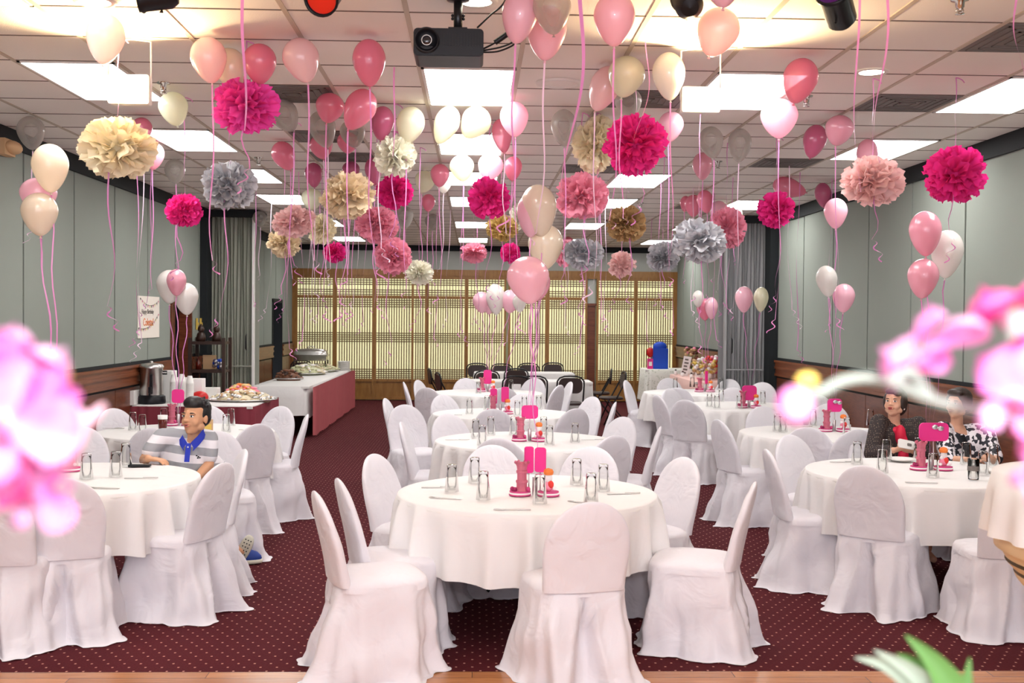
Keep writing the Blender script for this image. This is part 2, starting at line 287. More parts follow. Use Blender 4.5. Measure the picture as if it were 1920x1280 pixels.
def side_wall(nm, X, sgn, y_line, holes, lab):
    # sgn = +1: the wall's room side faces +X
    S = lambda d: (X-.0*sgn, X+d*sgn)
    def bx(m, d0, d1, ya, yb, za, zb, mi=0): m.box(min(X+d0*sgn, X+d1*sgn), max(X+d0*sgn, X+d1*sgn), ya, yb, za, zb, mi)
    w = M()
    for a, b in intervals(Y0, YB+.3, [h[:2] for h in holes]): bx(w, -.15, -.02, a, b, 0, ZC, 1)
    for h in holes: bx(w, -.15, -.02, h[0], h[1], h[2], ZC, 1)
    ks = [y_line+1.22*k for k in range(-12, 13)]; ks = [y for y in ks if Y0 < y < YB]
    cuts = [Y0]+ks+[YB]
    for a, b in zip(cuts, cuts[1:]):
        for h in holes+[(99, 99, 0)]:
            if h[1] > a and h[0] < b: break
        else: h = None
        if h is None: bx(w, -.02, 0, a+.016, b-.016, ZP+.008, ZB, 0)
        else:
            for p, q in intervals(a+.016, b-.016, [(h[0]-.0, h[1])]):
                if q-p > .02: bx(w, -.02, 0, p, q, ZP+.008, ZB, 0)
            bx(w, -.02, 0, max(a+.016, h[0]), min(b-.016, h[1]), h[2]+.03, ZB, 0)
    struct('wall_'+nm, w, [MT['fabric'], MT['dark']], lab, 'wall')
    t = M(); bx(t, -.02, .03, Y0, YB, ZB, ZC-.001, 0); struct('trim_1' if nm == 'left' else 'trim_2', t, [MT['dark']], f'dark band along the top of the {nm} wall', 'trim')
    t = M()
    for a, b in intervals(Y0, YB, [h[:2] for h in holes]):
        bx(t, -.02, .012, a, b, 1.205, ZP+.012, 1)
        for z0, z1, d in ((1.175, 1.205, .05), (1.12, 1.175, .035), (1.085, 1.12, .045), (1.02, 1.085, .03), (.985, 1.02, .042)): bx(t, -.02, d, a, b, z0, z1, 0)
        bx(t, -.02, .004, a, b, .955, .985, 1)
    struct('trim_3' if nm == 'left' else 'trim_4', t, [MT['rail'], MT['dark']], f'moulded wooden chair rail along the {nm} wall', 'trim')
    t = M()
    for a, b in intervals(Y0, YB, [h[:2] for h in holes]):
        c = [a]+[y for y in ks if a+.05 < y < b-.05]+[b]
        for p, q in zip(c, c[1:]): bx(t, -.02, .008, p+.006, q-.006, .12, .955, 0)
    struct('trim_5' if nm == 'left' else 'trim_6', t, [MT['mahog']], f'polished red brown wood panelling low on the {nm} wall', 'panelling')
    t = M()
    for a, b in intervals(Y0, YB, [h[:2] for h in holes]): bx(t, -.02, .025, a, b, .0, .12, 0)
    struct('baseboard_'+nm, t, [MT['mahog']], f'dark wooden baseboard of the {nm} wall', 'baseboard')
side_wall('left', XL, 1, 9.774-.0, [(14.42, 15.46, 1.96), (21.57, 22.65, 2.08)], 'left wall of grey green fabric panels with dark joints')
side_wall('right', XR, -1, 9.802, [], 'right wall of grey green fabric panels with dark joints')
# doors of the left wall: red-brown leaf half open, dark hall behind
for i, (a, b, top) in enumerate(((14.42, 15.46, 1.96), (21.57, 22.65, 2.08))):
    r = empty(f'door_{i+1}', (XL, (a+b)/2, 0), 0, ['dark doorway with a red brown door leaf beside the poster', 'dark tall doorway near the far left corner'][i], 'door'); r['kind'] = 'structure'
    d = (b-a)/2
    q = M(); q.box(-1.4, -1.3, -d-.3, d+.3, 0, 2.6, 0); q.box(-1.3, -.15, -d-.4, -d-.3, 0, 2.6); q.box(-1.3, -.15, d+.3, d+.4, 0, 2.6); q.box(-1.3, -.15, -d-.3, d+.3, 2.5, 2.6); q.obj('dark_hall', MT['blackhole'], r)
    q = M(); q.box(-.15, .02, -d, -d+.05, 0, top, 0); q.box(-.15, .02, d-.05, d, 0, top, 0); q.box(-.15, .02, -d, d, top-.05, top+.02); q.obj('door_frame', MT['dark' if i else 'mahog'], r)
    if i == 0:
        q = M(); q.box(-.11, -.07, -d+.05, -.02, .01, top-.05); q.obj('door_leaf', MT['mahog'], r)
# back wall
m = M(); m.box(XL-.2, XR+.2, YB+.06, YB+.3, 2.785, ZC); m.box(2.40, 2.57, YB+.03, YB+.3, 2.09, 2.66); m.box(XL-.2, XR+.2, YB+.1, YB+.3, 0, 2.785)
struct('wall_back', m, MT['plaster'], 'pale grey wall above the wooden screens', 'wall')
m = M(); m.box(XL, XR, YB-.02, YB+.06, ZC-.115, ZC-.001); struct('trim_7', m, MT['dark'], 'dark band along the top of the back wall', 'trim')
m = M(); m.box(XL, XR, YB-.06, YB+.06, 2.655, 2.785); m.box(XL, XR, YB-.045, YB+.06, 2.62, 2.655)
for x0, x1 in ((XL, XL+.11), (4.235, XR)): m.box(x0, x1, YB-.04, YB+.06, 0, 2.62)
struct('trim_8', m, MT['oak'], 'wooden head beam and end posts framing the screens', 'beam')
m = M(); m.box(2.40, 2.57, YB+.02, YB+.05, 0, 2.05); m.box(2.36, 2.60, YB-.02, YB+.0, 2.05, 2.10); struct('door_12', m, [MT['mahog']], 'narrow dark brown opening between two wooden screens', 'door')
lat = [(-3.767, -3.014), (-2.924, -2.18), (-2.09, -1.344), (-1.299, -1.062), (-.983, -.224), (-.144, .616), (.753, 1.493), (1.584, 2.348), (2.634, 3.389), (3.469, 4.226)]
words = ['leftmost', 'second from the left', 'third from the left', 'narrow fourth', 'fifth from the left', 'sixth from the left', 'seventh from the left', 'eighth from the left, left of the dark gap', 'first right of the dark gap', 'rightmost']
for i, (a, b) in enumerate(lat):
    r = empty(f'door_{i+3 if i < 9 else 13}', ((a+b)/2, YB-(.062 if i == 3 else 0), 0), 0, f'wooden lattice screen door with cream paper, {words[i]}', 'screen door', 'lattice screen doors'); r['kind'] = 'structure'
    w = (b-a)/2; lw = min(.045, w*.5); q = M()
    q.box(-w-.045, -w, -.035, .02, .02, 2.62); q.box(w, w+.043, -.035, .02, .02, 2.62)
    for z0, z1 in ((2.585, 2.62), (2.165, 2.225), (.40, .46), (.02, .075)): q.box(-w, w, -.035, .02, z0, z1)
    q.obj('frame', MT['oak'], r)
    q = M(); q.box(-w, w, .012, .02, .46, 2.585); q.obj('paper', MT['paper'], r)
    q = M(); n = max(4, int(round(2*w/.052)))
    for k in range(1, n): x = -w+2*w*k/n; q.box(x-.0105, x+.0105, -.004, .011, .46, 2.165)
    n2 = max(3, int(round(2*w/.062)))
    for k in range(1, n2): x = -w+2*w*k/n2; q.box(x-.008, x+.008, -.004, .011, 2.225, 2.585)
    for zs in ((2.25, 2.30, 2.345, 2.46, 2.505, 2.55), (2.125, 2.08, 2.035, 1.99), (1.43, 1.385, 1.34, 1.295, 1.25), (.66, .615, .57, .525, .485)):
        for z in zs: q.box(-w, w, -.007, .010, z-.0095, z+.0095)
    q.obj('lattice', MT['oakd'], r)
    q = M(); q.box(-w, w, -.012, .015, .075, .40); q.obj('lower_panel', MT['oak'], r)
# folded accordion partitions
def accordion(x0, x1, Y, cm, lab, lead):
    r = empty('accordion_curtain', ((x0+x1)/2, Y, 0), 0, lab, 'folding curtain')
    w = (x1-x0)/2; n = 13; rs = []
    rr = random.Random(int(Y*10)+n); jit = [rr.uniform(-.2, .2) for _ in range(2*n+1)]; dp = [rr.uniform(.6, 1) for _ in range(2*n+1)]
    for z in (.03, .8, 1.6, 2.4, 3.19):
        ring = []
        for j in range(2*n+1):
            t = (j+jit[j]*.6)/(2*n); wob = .012*math.sin(z*2+j*.9)
            ring.append((-w+2*w*max(0, min(1, t))+wob, (-.10 if j % 2 else -.10-.065*dp[j]), z))
        rs.append(ring)
    q = M(); q.rings(rs, 0, False, sm=False)
    rs = [[(x, .28, z), (x2, .28, z)] for x, x2, z in ((-w, w, .03), (-w, w, 3.19))]; q.rings(rs, 0, False, sm=False); q.obj('pleats', cm, r)
    e = w*lead; q = M(); q.box(e-.014, e+.014, -.22, -.13, .02, 3.19); q.obj('lead_post', MT['white'] if lead > 0 else cm, r)
    q = M(); q.box(-w, w, -.195, -.18, 1.035, 1.055); q.obj('tie_bar', cm, r)
    q = M(); q.tube([(e-.09*lead, -.22, 1.28), (e-.09*lead, -.26, 1.30), (e-.09*lead, -.26, 1.48), (e-.09*lead, -.22, 1.5)], .010); q.obj('handle', MT['blackm'], r)
    q = M(); q.box(-w-.1, w+.1, -.25, .3, 3.19, 3.285); q.obj('track', MT['dark'], r)
accordion(-3.80, -3.20, 16.55, MT['curtain'], 'folded grey green pleated partition curtain against the left wall', 1)
accordion(3.66, 4.25, 16.55, MT['curtg'], 'folded grey pleated partition curtain against the right wall', -1)
m = M(); m.box(XL, XL+.10, 15.95, 16.25, 0, ZB); o = struct('trim_9', m, MT['dark'], 'dark vertical jamb beside the left partition curtain', 'trim')
m = M(); m.box(XR-.12, XR, 15.9, 16.2, 0, ZB); o = struct('trim_10', m, MT['dark'], 'dark vertical jamb beside the right partition curtain', 'trim')
# ================================================================ TABLES AND CHAIRS
def fold(t, k, ph): return sum(math.sin(k_*t+p_)*a_ for k_, p_, a_ in zip(k, ph, (1, .6, .45)))
def cloth_mesh(seed, Rt=.752, ztop=.762, zb=.40, nf=15):
    r = random.Random(seed); ph = [r.uniform(0, 6.3) for _ in range(3)]; kk = (nf, nf+4, int(nf*.6)); n = 320; rs = []
    for rad in (.01, Rt*.5, Rt-.03, Rt-.008): rs.append([(rad*math.cos(2*PI*j/n), rad*math.sin(2*PI*j/n), ztop) for j in range(n)])
    hem = [r.uniform(-1, 1) for _ in range(4)]
    for i in range(9):
        s = i/8; ring = []
        for j in range(n):
            t = 2*PI*j/n; f = 2.6*(.5+.5*math.sin((nf+9)*t+ph[0]+.9*math.sin(3*t+ph[1])))**2*(.8+.45*math.sin(5*t+ph[2]))-.6
            rad = Rt+.006*(s > 0)+.006*s+.034*(s**.55)*f
            z = ztop-.006-(ztop-zb)*s+ (0.012*hem[0]*math.sin(t+hem[1]*3)+.012*math.sin(3*t+hem[2]*3)+.005*math.sin(11*t))*s
            ring.append((rad*math.cos(t), rad*math.sin(t), z))
        rs.append(ring)
    m = M(); m.rings(rs, 0, True, (1, 0)); return m
TAB = {  # centre x, y, where
 'T1': (.31, 6.50, 'front middle table'), 'T2': (.43, 9.25, 'second table of the middle row'), 'T3': (.31, 11.85, 'third table of the middle row'), 'T4': (.17, 15.2, 'fourth table of the middle row'),
 'L1': (-2.46, 6.99, 'front left table'), 'L2': (-2.50, 9.85, 'back left table behind the boy'), 'R1': (3.00, 7.45, 'front right table with the two women'), 'R2': (3.14, 9.98, 'second table on the right'),
 'R3': (3.15, 13.1, 'third table on the right'), 'R4': (3.10, 15.5, 'fourth table on the right')}
SHORT = dict(T1='front middle table', T2='second middle table', T3='third middle table', T4='fourth middle table', L1='front left table', L2='back left table', R1='front right table', R2='second right table', R3='third right table', R4='fourth right table')
for i, (k, (x, y, w)) in enumerate(TAB.items()):
    r = empty('round_table', (x, y, 0), -.436+.3*i, f'round folding table under the white cloth, {w}', 'table', 'round banquet tables')
    q = M(); q.lathe([(.01, .725), (.75, .725), (.755, .74), (.75, .757), (.01, .757)], 48); q.obj('tabletop', MT['white'], r)
    for a in range(4):
        t = PI/4+a*PI/2; c, s = math.cos(t), math.sin(t)
        q = M(); q.tube([(c*.47, s*.47, .725), (c*.64, s*.64, 0)], .018); q.obj('leg', MT['blackm'], r)
    q = M(); q.tube([(.33, .33, .68), (-.33, .33, .68)], .012); q.tube([(.33, -.33, .68), (-.33, -.33, .68)], .012); q.obj('brace', MT['blackm'], r)
    c = cloth_mesh(i+3, nf=14+i % 3).obj('tablecloth', MT['cloth'], None, (0, 0, 0)); c.location = (x, y, 0)
    tag(c, f'white round tablecloth hanging in soft folds on the {w}', 'tablecloth', 'white round tablecloths')
# chair cover: backrest, seat and skirt
def sup(t, hx, hy, e=.45):
    c, s = math.cos(t), math.sin(t)
    return hx*abs(c)**e*(1 if c > 0 else -1), hy*abs(s)**e*(1 if s > 0 else -1)
def chair_meshes(seed):
    r = random.Random(seed)
    # back
    q = M(); rs = []; N = 17; n = 40
    for i in range(N+1):
        s = i/N; z = .455+(.905-.455)*math.sin(s*PI/2)**.96 if i else .455
        z = min(z, .9045); u = max(0, (z-.64)/(.905-.64)); w = (.205+.012*min(1, (z-.455)/.2))*math.sqrt(max(.0004, 1-u**2.3))
        yc = -.205-.115*((z-.455)/.45)**1.15; th = (.040-.018*((z-.455)/.45))*math.sqrt(max(.02, 1-u**6))
        ring = []
        for j in range(n):
            t = 2*PI*j/n; x, y = sup(t, w, th, .62)
            y += .003*noise.noise(Vector((x*9+seed, z*9, y*20)))*(1 if y < 0 else 2)-.010*(x/.2)**2*(-1)
            ring.append((x, yc+y, z))
        rs.append(ring)
    q.rings(rs, 0, True, (0, 1)); back = q.mesh('backrest', [MT['cover']])
    # seat
    q = M(); rs = []
    for hx, hy, z in ((.01, .01, .497), (.12, .12, .496), (.19, .19, .490), (.222, .222, .478), (.236, .232, .458), (.238, .234, .430)):
        rs.append([(sup(2*PI*j/64, hx, hy, .5)[0], sup(2*PI*j/64, hx, hy, .5)[1]+.0, z+.003*noise.noise(Vector((hx*8*math.cos(2*PI*j/64), hx*8*math.sin(2*PI*j/64), seed)))) for j in range(64)])
    q.rings(rs, 0, True, (1, 0)); seat = q.mesh('seat', [MT['cover']])
    # skirt
    q = M(); rs = []; n = 192; ph = [r.uniform(0, 6.3) for _ in range(3)]; sk = [r.uniform(-.35, .35) for _ in range(6)]
    L = [0, .04, .12, .22, .34, .46, .58, .70, .80, .89, .96, 1.0, 1.03]
    for s in L:
        ring = []; s1 = min(1, s)
        for j in range(n):
            t = 2*PI*j/n; hx, hy = .236+.062*s1**1.2, .232+.045*s1
            x, y = sup(t, hx, hy, .5+.25*s1)
            if y < 0: y *= 1+.22*s1
            d = Vector((x, y, 0)).normalized()
            drape = noise.noise(Vector((d.x*1.7+seed*3.1, d.y*1.7, s*1.3)))
            f = fold(t, (5, 8, 13), ph)
            off = .027*s1**.8*f+.060*s1**.8*drape+.010*noise.noise(Vector((d.x*5, d.y*5+seed, s*5)))*min(1, s*4)
            # slack swag running down from the rear corner
            off += .014*math.sin(9*s+3*t+ph[0])*s1*(1-s1)*3
            if y < 0 and abs(x) < .3:
                ww = .012+.085*s1; px = x-.02*sk[0]*s1
                off -= (.075*min(1, s*5)+.02*s1)*max(0, 1-abs(px)/ww)**.35
                off += .022*math.exp(-((abs(px)-ww*1.2)/.025)**2)*min(1, s*4)
            z = .452*(1-s1)+.004
            if s >= .96: off += .012+.022*max(0, noise.noise(Vector((d.x*3+seed, d.y*3, 7))))+(.018 if s > 1 else 0); z = (.012 if s < 1 else .005 if s > 1 else .008)+.010*max(0, noise.noise(Vector((d.x*7, d.y*7, seed))))
            ring.append((x+d.x*off, y+d.y*off, z))
        rs.append(ring)
    q.rings(rs, 0, True, (0, 0)); skirt = q.mesh('skirt', [MT['cover']])
    q = M()
    for x in (-.19, .19):
        for y in (-.18, .18): q.tube([(x, y, .44), (x, y, 0)], .010, 6)
    frame = q.mesh('hidden_frame', [MT['chrome']])
    return back, seat, skirt
CM = [chair_meshes(s) for s in range(5)]
# table, px, py of the top of the back, extra turn in degrees, where
CH = [
 ('T1', 1110, 942, 0, 'its back to the viewer, nearest chair of the room'), ('T1', 592, 922, -22, 'seen from its side at the left front'), ('T1', 635, 898, -8, 'second along the left side'), ('T1', 700, 852, 8, 'left rear, its inner face showing'),
 ('T1', 1415, 905, 6, 'seen edge-on at the right front'), ('T1', 1285, 858, 0, 'right rear, its broad inner face showing'), ('T1', 1110, 838, 0, 'far side, right of the pink centrepiece'), ('T1', 922, 835, 0, 'far side, left of the pink centrepiece'),
 ('T2', 1152, 817, 0, 'its grey back to the viewer at the right front'), ('T2', 935, 822, 0, 'its grey back to the viewer at the left front'), ('T2', 755, 792, 0, 'grey, seen from the side at the left'), ('T2', 838, 776, 0, 'far left, facing the viewer'),
 ('T2', 1170, 782, 0, 'far right, its inner face showing'), ('T2', 1238, 800, 0, 'thin edge-on chair at the right'), ('T2', 758, 759, 0, 'left rear, grey'),
 ('T3', 925, 767, 0, 'its grey back to the viewer at the left front'), ('T3', 1080, 766, 0, 'its grey back to the viewer at the right front'), ('T3', 722, 747, 0, 'white, out in the aisle at the left'), ('T3', 836, 741, 0, 'far left, facing the viewer'), ('T3', 1112, 744, 0, 'right rear, white'), ('T3', 1154, 754, 0, 'narrow edge-on chair at the right'), ('T3', 982, 738, 0, 'far side, behind the tumblers'),
 ('T4', 800, 727, 0, 'grey, at the left front'), ('T4', 945, 727, 0, 'its back to the viewer, behind the pink centrepiece'), ('T4', 757, 716, 0, 'leftmost, thin edge-on chair'), ('T4', 796, 713, 0, 'white, at the left rear'), ('T4', 884, 711, 0, 'far side left, facing the viewer'), ('T4', 1003, 709, 0, 'far side right, facing the viewer'), ('T4', 1050, 722, 0, 'grey, at the right front'), ('T4', 1070, 716, 0, 'white edge-on chair at the right'),
 ('L1', 120, 892, 0, 'its back to the viewer beside the blurred flowers'), ('L1', 408, 868, 0, 'its back turned, at the right front'), ('L1', 458, 843, 0, 'thin edge-on chair at the right'), ('L1', 150, 800, 0, 'far left, partly behind the flowers'), ('L1', -25, 905, 0, 'cut by the left edge of the picture'),
 ('L2', 211, 766, 0, 'far left, facing the viewer'), ('L2', 376, 767, 0, 'far side, behind the head of the boy'), ('L2', 285, 803, 0, 'its back to the viewer, left of the boy'), ('L2', 484, 795, 0, 'its grey back to the viewer, right of the boy'), ('L2', 528, 762, 0, 'right rear, tall white back beside the aisle'), ('L2', 576, 777, 0, 'thin edge-on chair in the aisle'),
 ('R1', 1622, 874, 0, 'its broad lilac back to the viewer'), ('R1', 1452, 843, 0, 'seen from its side at the left front'), ('R1', 1480, 816, 0, 'left rear, white'), ('R1', 1922, 902, -5, 'partly behind the cream round stand'),
 ('R2', 1518, 800, 0, 'its grey back to the viewer'), ('R2', 1346, 787, 0, 'grey, tall, at the left front in the aisle'), ('R2', 1430, 762, 0, 'far left, facing the viewer'), ('R2', 1556, 757, 0, 'far side, behind the pink centrepiece'), ('R2', 1585, 740, 0, 'right rear against the panelled wall'), ('R2', 1610, 806, 0, 'right front, next to the woman in the dark jacket'),
 ('R3', 1285, 750, 0, 'its grey rumpled back to the viewer in the aisle'), ('R3', 1232, 741, 0, 'seen from its side, at the left'), ('R3', 1374, 727, 0, 'far side, facing the viewer'), ('R3', 1447, 717, 0, 'right rear, near the wall'),  ('R3', 1255, 729, 0, 'grey, behind the white rear chair'),
 ('R4', 1173, 713, 0, 'leftmost, rumpled white back in the aisle'), ('R4', 1270, 727, 0, 'front left, narrow'), ('R4', 1253, 709, 0, 'far left, in front of the pink cloth'), ('R4', 1368, 711, 0, 'far right, before the grey curtain'),
]
OVER = {('T2', 755): (748, 789)}
seats = []
for i, (t, px, py, turn, w) in enumerate(CH):
    p = at(px, py, .90); tx, ty, _ = TAB[t]
    d = Vector((tx-p.x, ty-p.y, 0)); dist = d.length; a = math.atan2(-d.x, d.y)+math.radians(turn)
    fwd = Vector((-math.sin(a), math.cos(a), 0)); o = Vector((p.x, p.y, 0))+fwd*.315
    # keep the seat clear of the table's legs
    if (Vector((tx, ty, 0))-o).length < .72: o = Vector((tx, ty, 0))-fwd*.72
    o.x = max(XL+.40, min(XR-.40, o.x))
    r = empty('banquet_chair', o, a, f'white covered chair, {SHORT[t]}, {w}', 'chair', 'white covered banquet chairs')
    v = CM[i % 5]
    for nm, me in zip(('backrest', 'seat', 'skirt'), v): inst(nm, me, r)
    seats.append((t, px, o, dist))
def boychair(px, py, a, Y, w):
    pass
# two chairs under the women and one under the boy
WM = [('R1', (3.20, 8.62), 180, 'behind the woman in the dark jacket'), ('R1', (3.78, 8.42), 160, 'behind the woman in the printed blouse')]
for k, (t, (x, y), a, w) in enumerate(WM+[('L1', (-1.84, 8.22), 200, 'the boy is sitting on')]):
    r = empty('banquet_chair', (x, y, 0), math.radians(a), f'white covered chair, {SHORT[t]}, {w}', 'chair', 'white covered banquet chairs')
    for nm, me in zip(('backrest', 'seat', 'skirt'), CM[k]): inst(nm, me, r)
# ---------------------------------------------------------------- tableware
q = M(); q.lathe([(.001, .155), (.026, .155), (.0285, .150), (.0295, .12), (.041, .0), (.0385, .0), (.0275, .118), (.024, .138), (.001, .140)], 20); TUM = q.mesh('tumbler', [MT['glass']])
GL = {'T1': [(847, 921), (890, 905), (906, 936), (1012, 943), (1081, 908), (1108, 940), (1131, 920)], 'T2': [(892, 820), (904, 834), (920, 815), (963, 815), (1019, 815), (1030, 834), (1078, 829)],
 'T3': [(880, 776), (913, 768), (970, 779), (983, 769), (1010, 768)], 'T4': [(897, 737), (958, 733)], 'L1': [(162, 897), (217, 893), (236, 874), (135, 878)], 'L2': [(249, 806), (267, 811), (307, 797), (424, 810), (433, 798)],
 'R1': [(1607, 869), (1654, 886), (1662, 864), (1749, 894), (1722, 860), (1811, 870), (1842, 889), (1862, 874)], 'R2': [(1457, 808), (1468, 809), (1524, 798), (1588, 815), (1632, 797)], 'R3': [(1330, 762), (1344, 765), (1386, 765), (1430, 757), (1352, 753)], 'R4': [(1266, 728), (1298, 725), (1328, 730), (1352, 728), (1370, 726)]}
for t, l in GL.items():
    for i, (x, y) in enumerate(sorted(l)):
        p = at(x, y, .768); r = inst('drinking_glass', TUM, None, p, (0, 0, i))
        tag(r, f'upturned clear glass tumbler on the {SHORT[t]}, {ORD(i, len(l))} of its glasses', 'glass', 'upturned tumblers')
def cutlery(kind):
    q = M()
    if kind == 'knife': q.box(-.009, .009, .0, .11, 0, .002); q.box(-.006, .006, -.09, 0, 0, .006)
    else:
        q.box(-.006, .006, -.09, .05, 0, .003); q.box(-.011, .011, .05, .07, 0, .003)
        for x in (-.010, -.0035, .003, .0095): q.box(x-.0012, x+.0012, .07, .105, 0, .003)
    return q.mesh(kind, [MT['steel']])
KN, FK = cutlery('knife'), cutlery('fork')
CU = [('T1', 'knife', 825, 913, 95, 'left rear edge'), ('T1', 'fork', 838, 934, 70, 'left front, below the leftmost tumbler'), ('T1', 'fork', 963, 955, 88, 'front edge, left of the front tumbler'), ('T1', 'knife', 1172, 925, 100, 'right side, beside the rightmost tumbler'), ('T1', 'fork', 1098, 942, 60, 'right front, against the tumbler'),
 ('L1', 'knife', 268, 896, 95, 'centre, right of the tumblers'), ('L1', 'fork', 196, 915, 80, 'front edge'), ('R1', 'fork', 1730, 905, 80, 'front edge'), ('R1', 'knife', 1585, 866, 90, 'left edge'), ('T2', 'knife', 860, 824, 92, 'left side'), ('T2', 'knife', 1115, 824, 95, 'right side'), ('T3', 'knife', 850, 778, 90, 'left side'), ('R2', 'knife', 1505, 800, 90, 'left rear'), ('L2', 'fork', 470, 806, 85, 'right side'), ('L2', 'knife', 215, 803, 80, 'left side')]
for t, k, x, y, a, w in CU:
    o = inst(k, KN if k == 'knife' else FK, None, at(x, y, .766), (0, 0, math.radians(a)))
    tag(o, f'thin steel {k} lying on the {SHORT[t]}, {w}', k, 'cutlery on the white tables')
# water glass, drinks, phone
p = at(1825, 898, .768); q = M(); q.lathe([(.001, .0), (.033, .0), (.036, .13), (.034, .13), (.031, .01), (.001, .01)], 20); r = tag(q.obj('water_glass', MT['glass'], None, (0, 0, 0)), 'upright water glass with a dark band on the front right table', 'glass'); r.location = p
q = M(); q.lathe([(.0362, .055), (.0372, .058), (.0376, .082), (.0366, .085)], 20); q.obj('printed_band', MT['vent'], r)
p = at(305, 803, .768); q = M(); q.lathe([(.001, 0), (.036, 0), (.040, .085), (.001, .085)], 20, 0); r = tag(q.obj('cola_glass', MT['amber'], None, (0, 0, 0)), 'glass of dark red drink with a white rim on the back left table', 'glass'); r.location = p
q = M(); q.lathe([(.041, .083), (.043, .118), (.040, .118), (.038, .083)], 20); q.obj('rim', MT['white'], r)
p = at(262, 874, .768); q = M(); q.box(-.07, .07, -.03, .03, 0, .012); r = tag(q.obj('mobile_phone', MT['black']), 'dark phone lying on the rear edge of the front left table', 'phone'); r.location = p; r.rotation_euler.z = .1
p = at(390, 815, .768); q = M(); q.box(-.04, .04, -.01, .01, 0, .13, 0); q.box(-.03, .03, -.013, -.010, .02, .09, 1); r = tag(q.obj('menu_card', [MT['tan'], MT['gold']]), 'small brown framed card standing on the back left table', 'card'); r.location = p
p = at(1690, 864, .768); q = M(); q.lathe([(.001, .004), (.07, .004), (.10, .018), (.098, .021), (.07, .008), (.001, .008)], 32); r = tag(q.obj('plate', MT['white']), 'white plate under the hands of the woman in the dark jacket', 'plate'); r.location = p
p = at(1872, 886, .768); r = inst('plate', r.data, None, p); tag(r, 'white plate at the right end of the front right table', 'plate')
# ---------------------------------------------------------------- centrepieces
def rrect(w, h, r, n=5):
    pts = []
    for cx, cz, a0 in ((w-r, h-r, 0), (-w+r, h-r, 90), (-w+r, -h+r, 180), (w-r, -h+r, 270)):
        for k in range(n+1): a = math.radians(a0+90*k/n); pts.append((cx+r*math.cos(a), cz+r*math.sin(a)))
    return pts
def plaque(q, c, w, h, th, ang, mi=0):
    P = rrect(w, h, min(w, h)*.5); T_ = Matrix.Translation(c) @ Matrix.Rotation(ang, 4, 'Z'); n = len(P)
    q.rings([[T_ @ Vector((x, y, z)) for x, z in P] for y in (-th/2, th/2)], mi, True, (1, 1), sm=False)
def centrepiece(px, py, t, w, boards, k=0):
    p = at(px, py, .766); r = empty('party_centrepiece', p, 0, w, 'table decoration', 'pink paper table decorations')
    bx = [(-.085, .0), (.075, -.01)] if k != 2 else [(-.06, 0), (.09, .02)]
    for i, (x, y) in enumerate(bx):
        q = M(); a = Matrix.Translation((x, y, 0)); q.lathe([(.001, 0), (.062, 0), (.064, .006), (.062, .009)], 28, 0, a); q.lathe([(.062, .009), (.063, .018), (.001, .018)], 28, 1, a); q.lathe([(.001, .018), (.060, .018), (.060, .025), (.001, .025)], 28, 0, a)
        q.obj('striped_base', [MT['rosep'], MT['whitep']], r)
    q = M(); x, y = bx[0]; Tm = Matrix.Translation((x+.01, y, 0)); q.lathe([(.038, .025), (.030, .05), (.030, .07), (.034, .072), (.034, .085), (.027, .087), (.027, .125), (.032, .127), (.032, .14), (.027, .142), (.030, .165), (.040, .185), (.001, .175)], 12, 0, Tm, sm=False)
    for kk in range(6): aa = kk*PI/3; q.ell((x+.01+.036*math.cos(aa), y+.036*math.sin(aa), .187), (.009, .009, .010), None, 8, 5, 0)
    for ex, ez in ((-.045, .040), (-.030, .036), (.045, .038)): q.ell((x+ex, y-.025, ez), (.013, .012, .014), None, 8, 6, 1); q.obj('paper_pillar', [MT['pinkp'], MT['rosep']], r)
    q = M(); x, y = bx[1]; q.ell((x, y, .055), (.030, .024, .032), None, 12, 8, 0); q.ell((x, y-.004, .10), (.024, .02, .028), None, 12, 8, 1); q.ell((x+.012, y-.015, .065), (.018, .014, .022), None, 10, 7, 2); [q.ell((x+a_, y-.028, b_), (.012, .008, .012), None, 8, 5, 1) for a_, b_ in ((-.03, .04), (.034, .045), (-.026, .085))]; q.lathe([(.026, .118), (.030, .135), (.022, .150), (.001, .156)], 9, 3, Matrix.Translation((x, y, 0)), sm=False)
    q.obj('paper_flower', [MT['pinkp'], MT['whitep'], MT['redp'], MT['flame' if k != 3 else 'silver']], r)
    for i, (bx_, bz, bw, bh, ang) in enumerate(boards):
        q = M(); plaque(q, Vector((bx_, .012, bz)), bw, bh, .016, math.radians(ang)); b = q.obj('foam_board', MT['magenta'], r)
        q = M(); q.tube([(bx_, .012, .02), (bx_, .012, bz-bh*.8)], .004, 6); q.obj('stick', MT['steel'], r)
        if k == 1:
            q = M(); q.ell((bx_+.00, -.008, bz+bh*.55), (.022, .006, .016)); q.ell((bx_+.04, -.008, bz+bh*.4), (.022, .006, .016)); q.ell((bx_+.02, -.012, bz+bh*.48), (.008, .008, .008)); q.obj('ribbon_bow', MT['silver'], b)
    q = M(); q.tube([(.0, .02, .0), (.0, .02, .10)], .016, 10); q.obj('weight', MT['silver'], r)
    return r
centrepiece(1003, 928, 'T1', 'pink centrepiece with two upright magenta boards on the front middle table', [(-.035, .20, .026, .075, 20), (.03, .20, .032, .07, -15)])
centrepiece(993, 826, 'T2', 'pink centrepiece with a wide magenta board on the second middle table', [(0, .235, .068, .055, 5)], 0)
centrepiece(938, 775, 'T3', 'pink centrepiece with two slanted magenta boards on the third middle table', [(-.07, .18, .035, .08, 10), (.05, .20, .04, .08, -10)])
centrepiece(914, 734, 'T4', 'pink centrepiece with a tall red pink board on the fourth middle table', [(0, .20, .055, .095, 0)])
centrepiece(1747, 880, 'R1', 'pink centrepiece with a silver bow on its magenta board, before the women', [(.015, .255, .10, .062, 0)], 1)
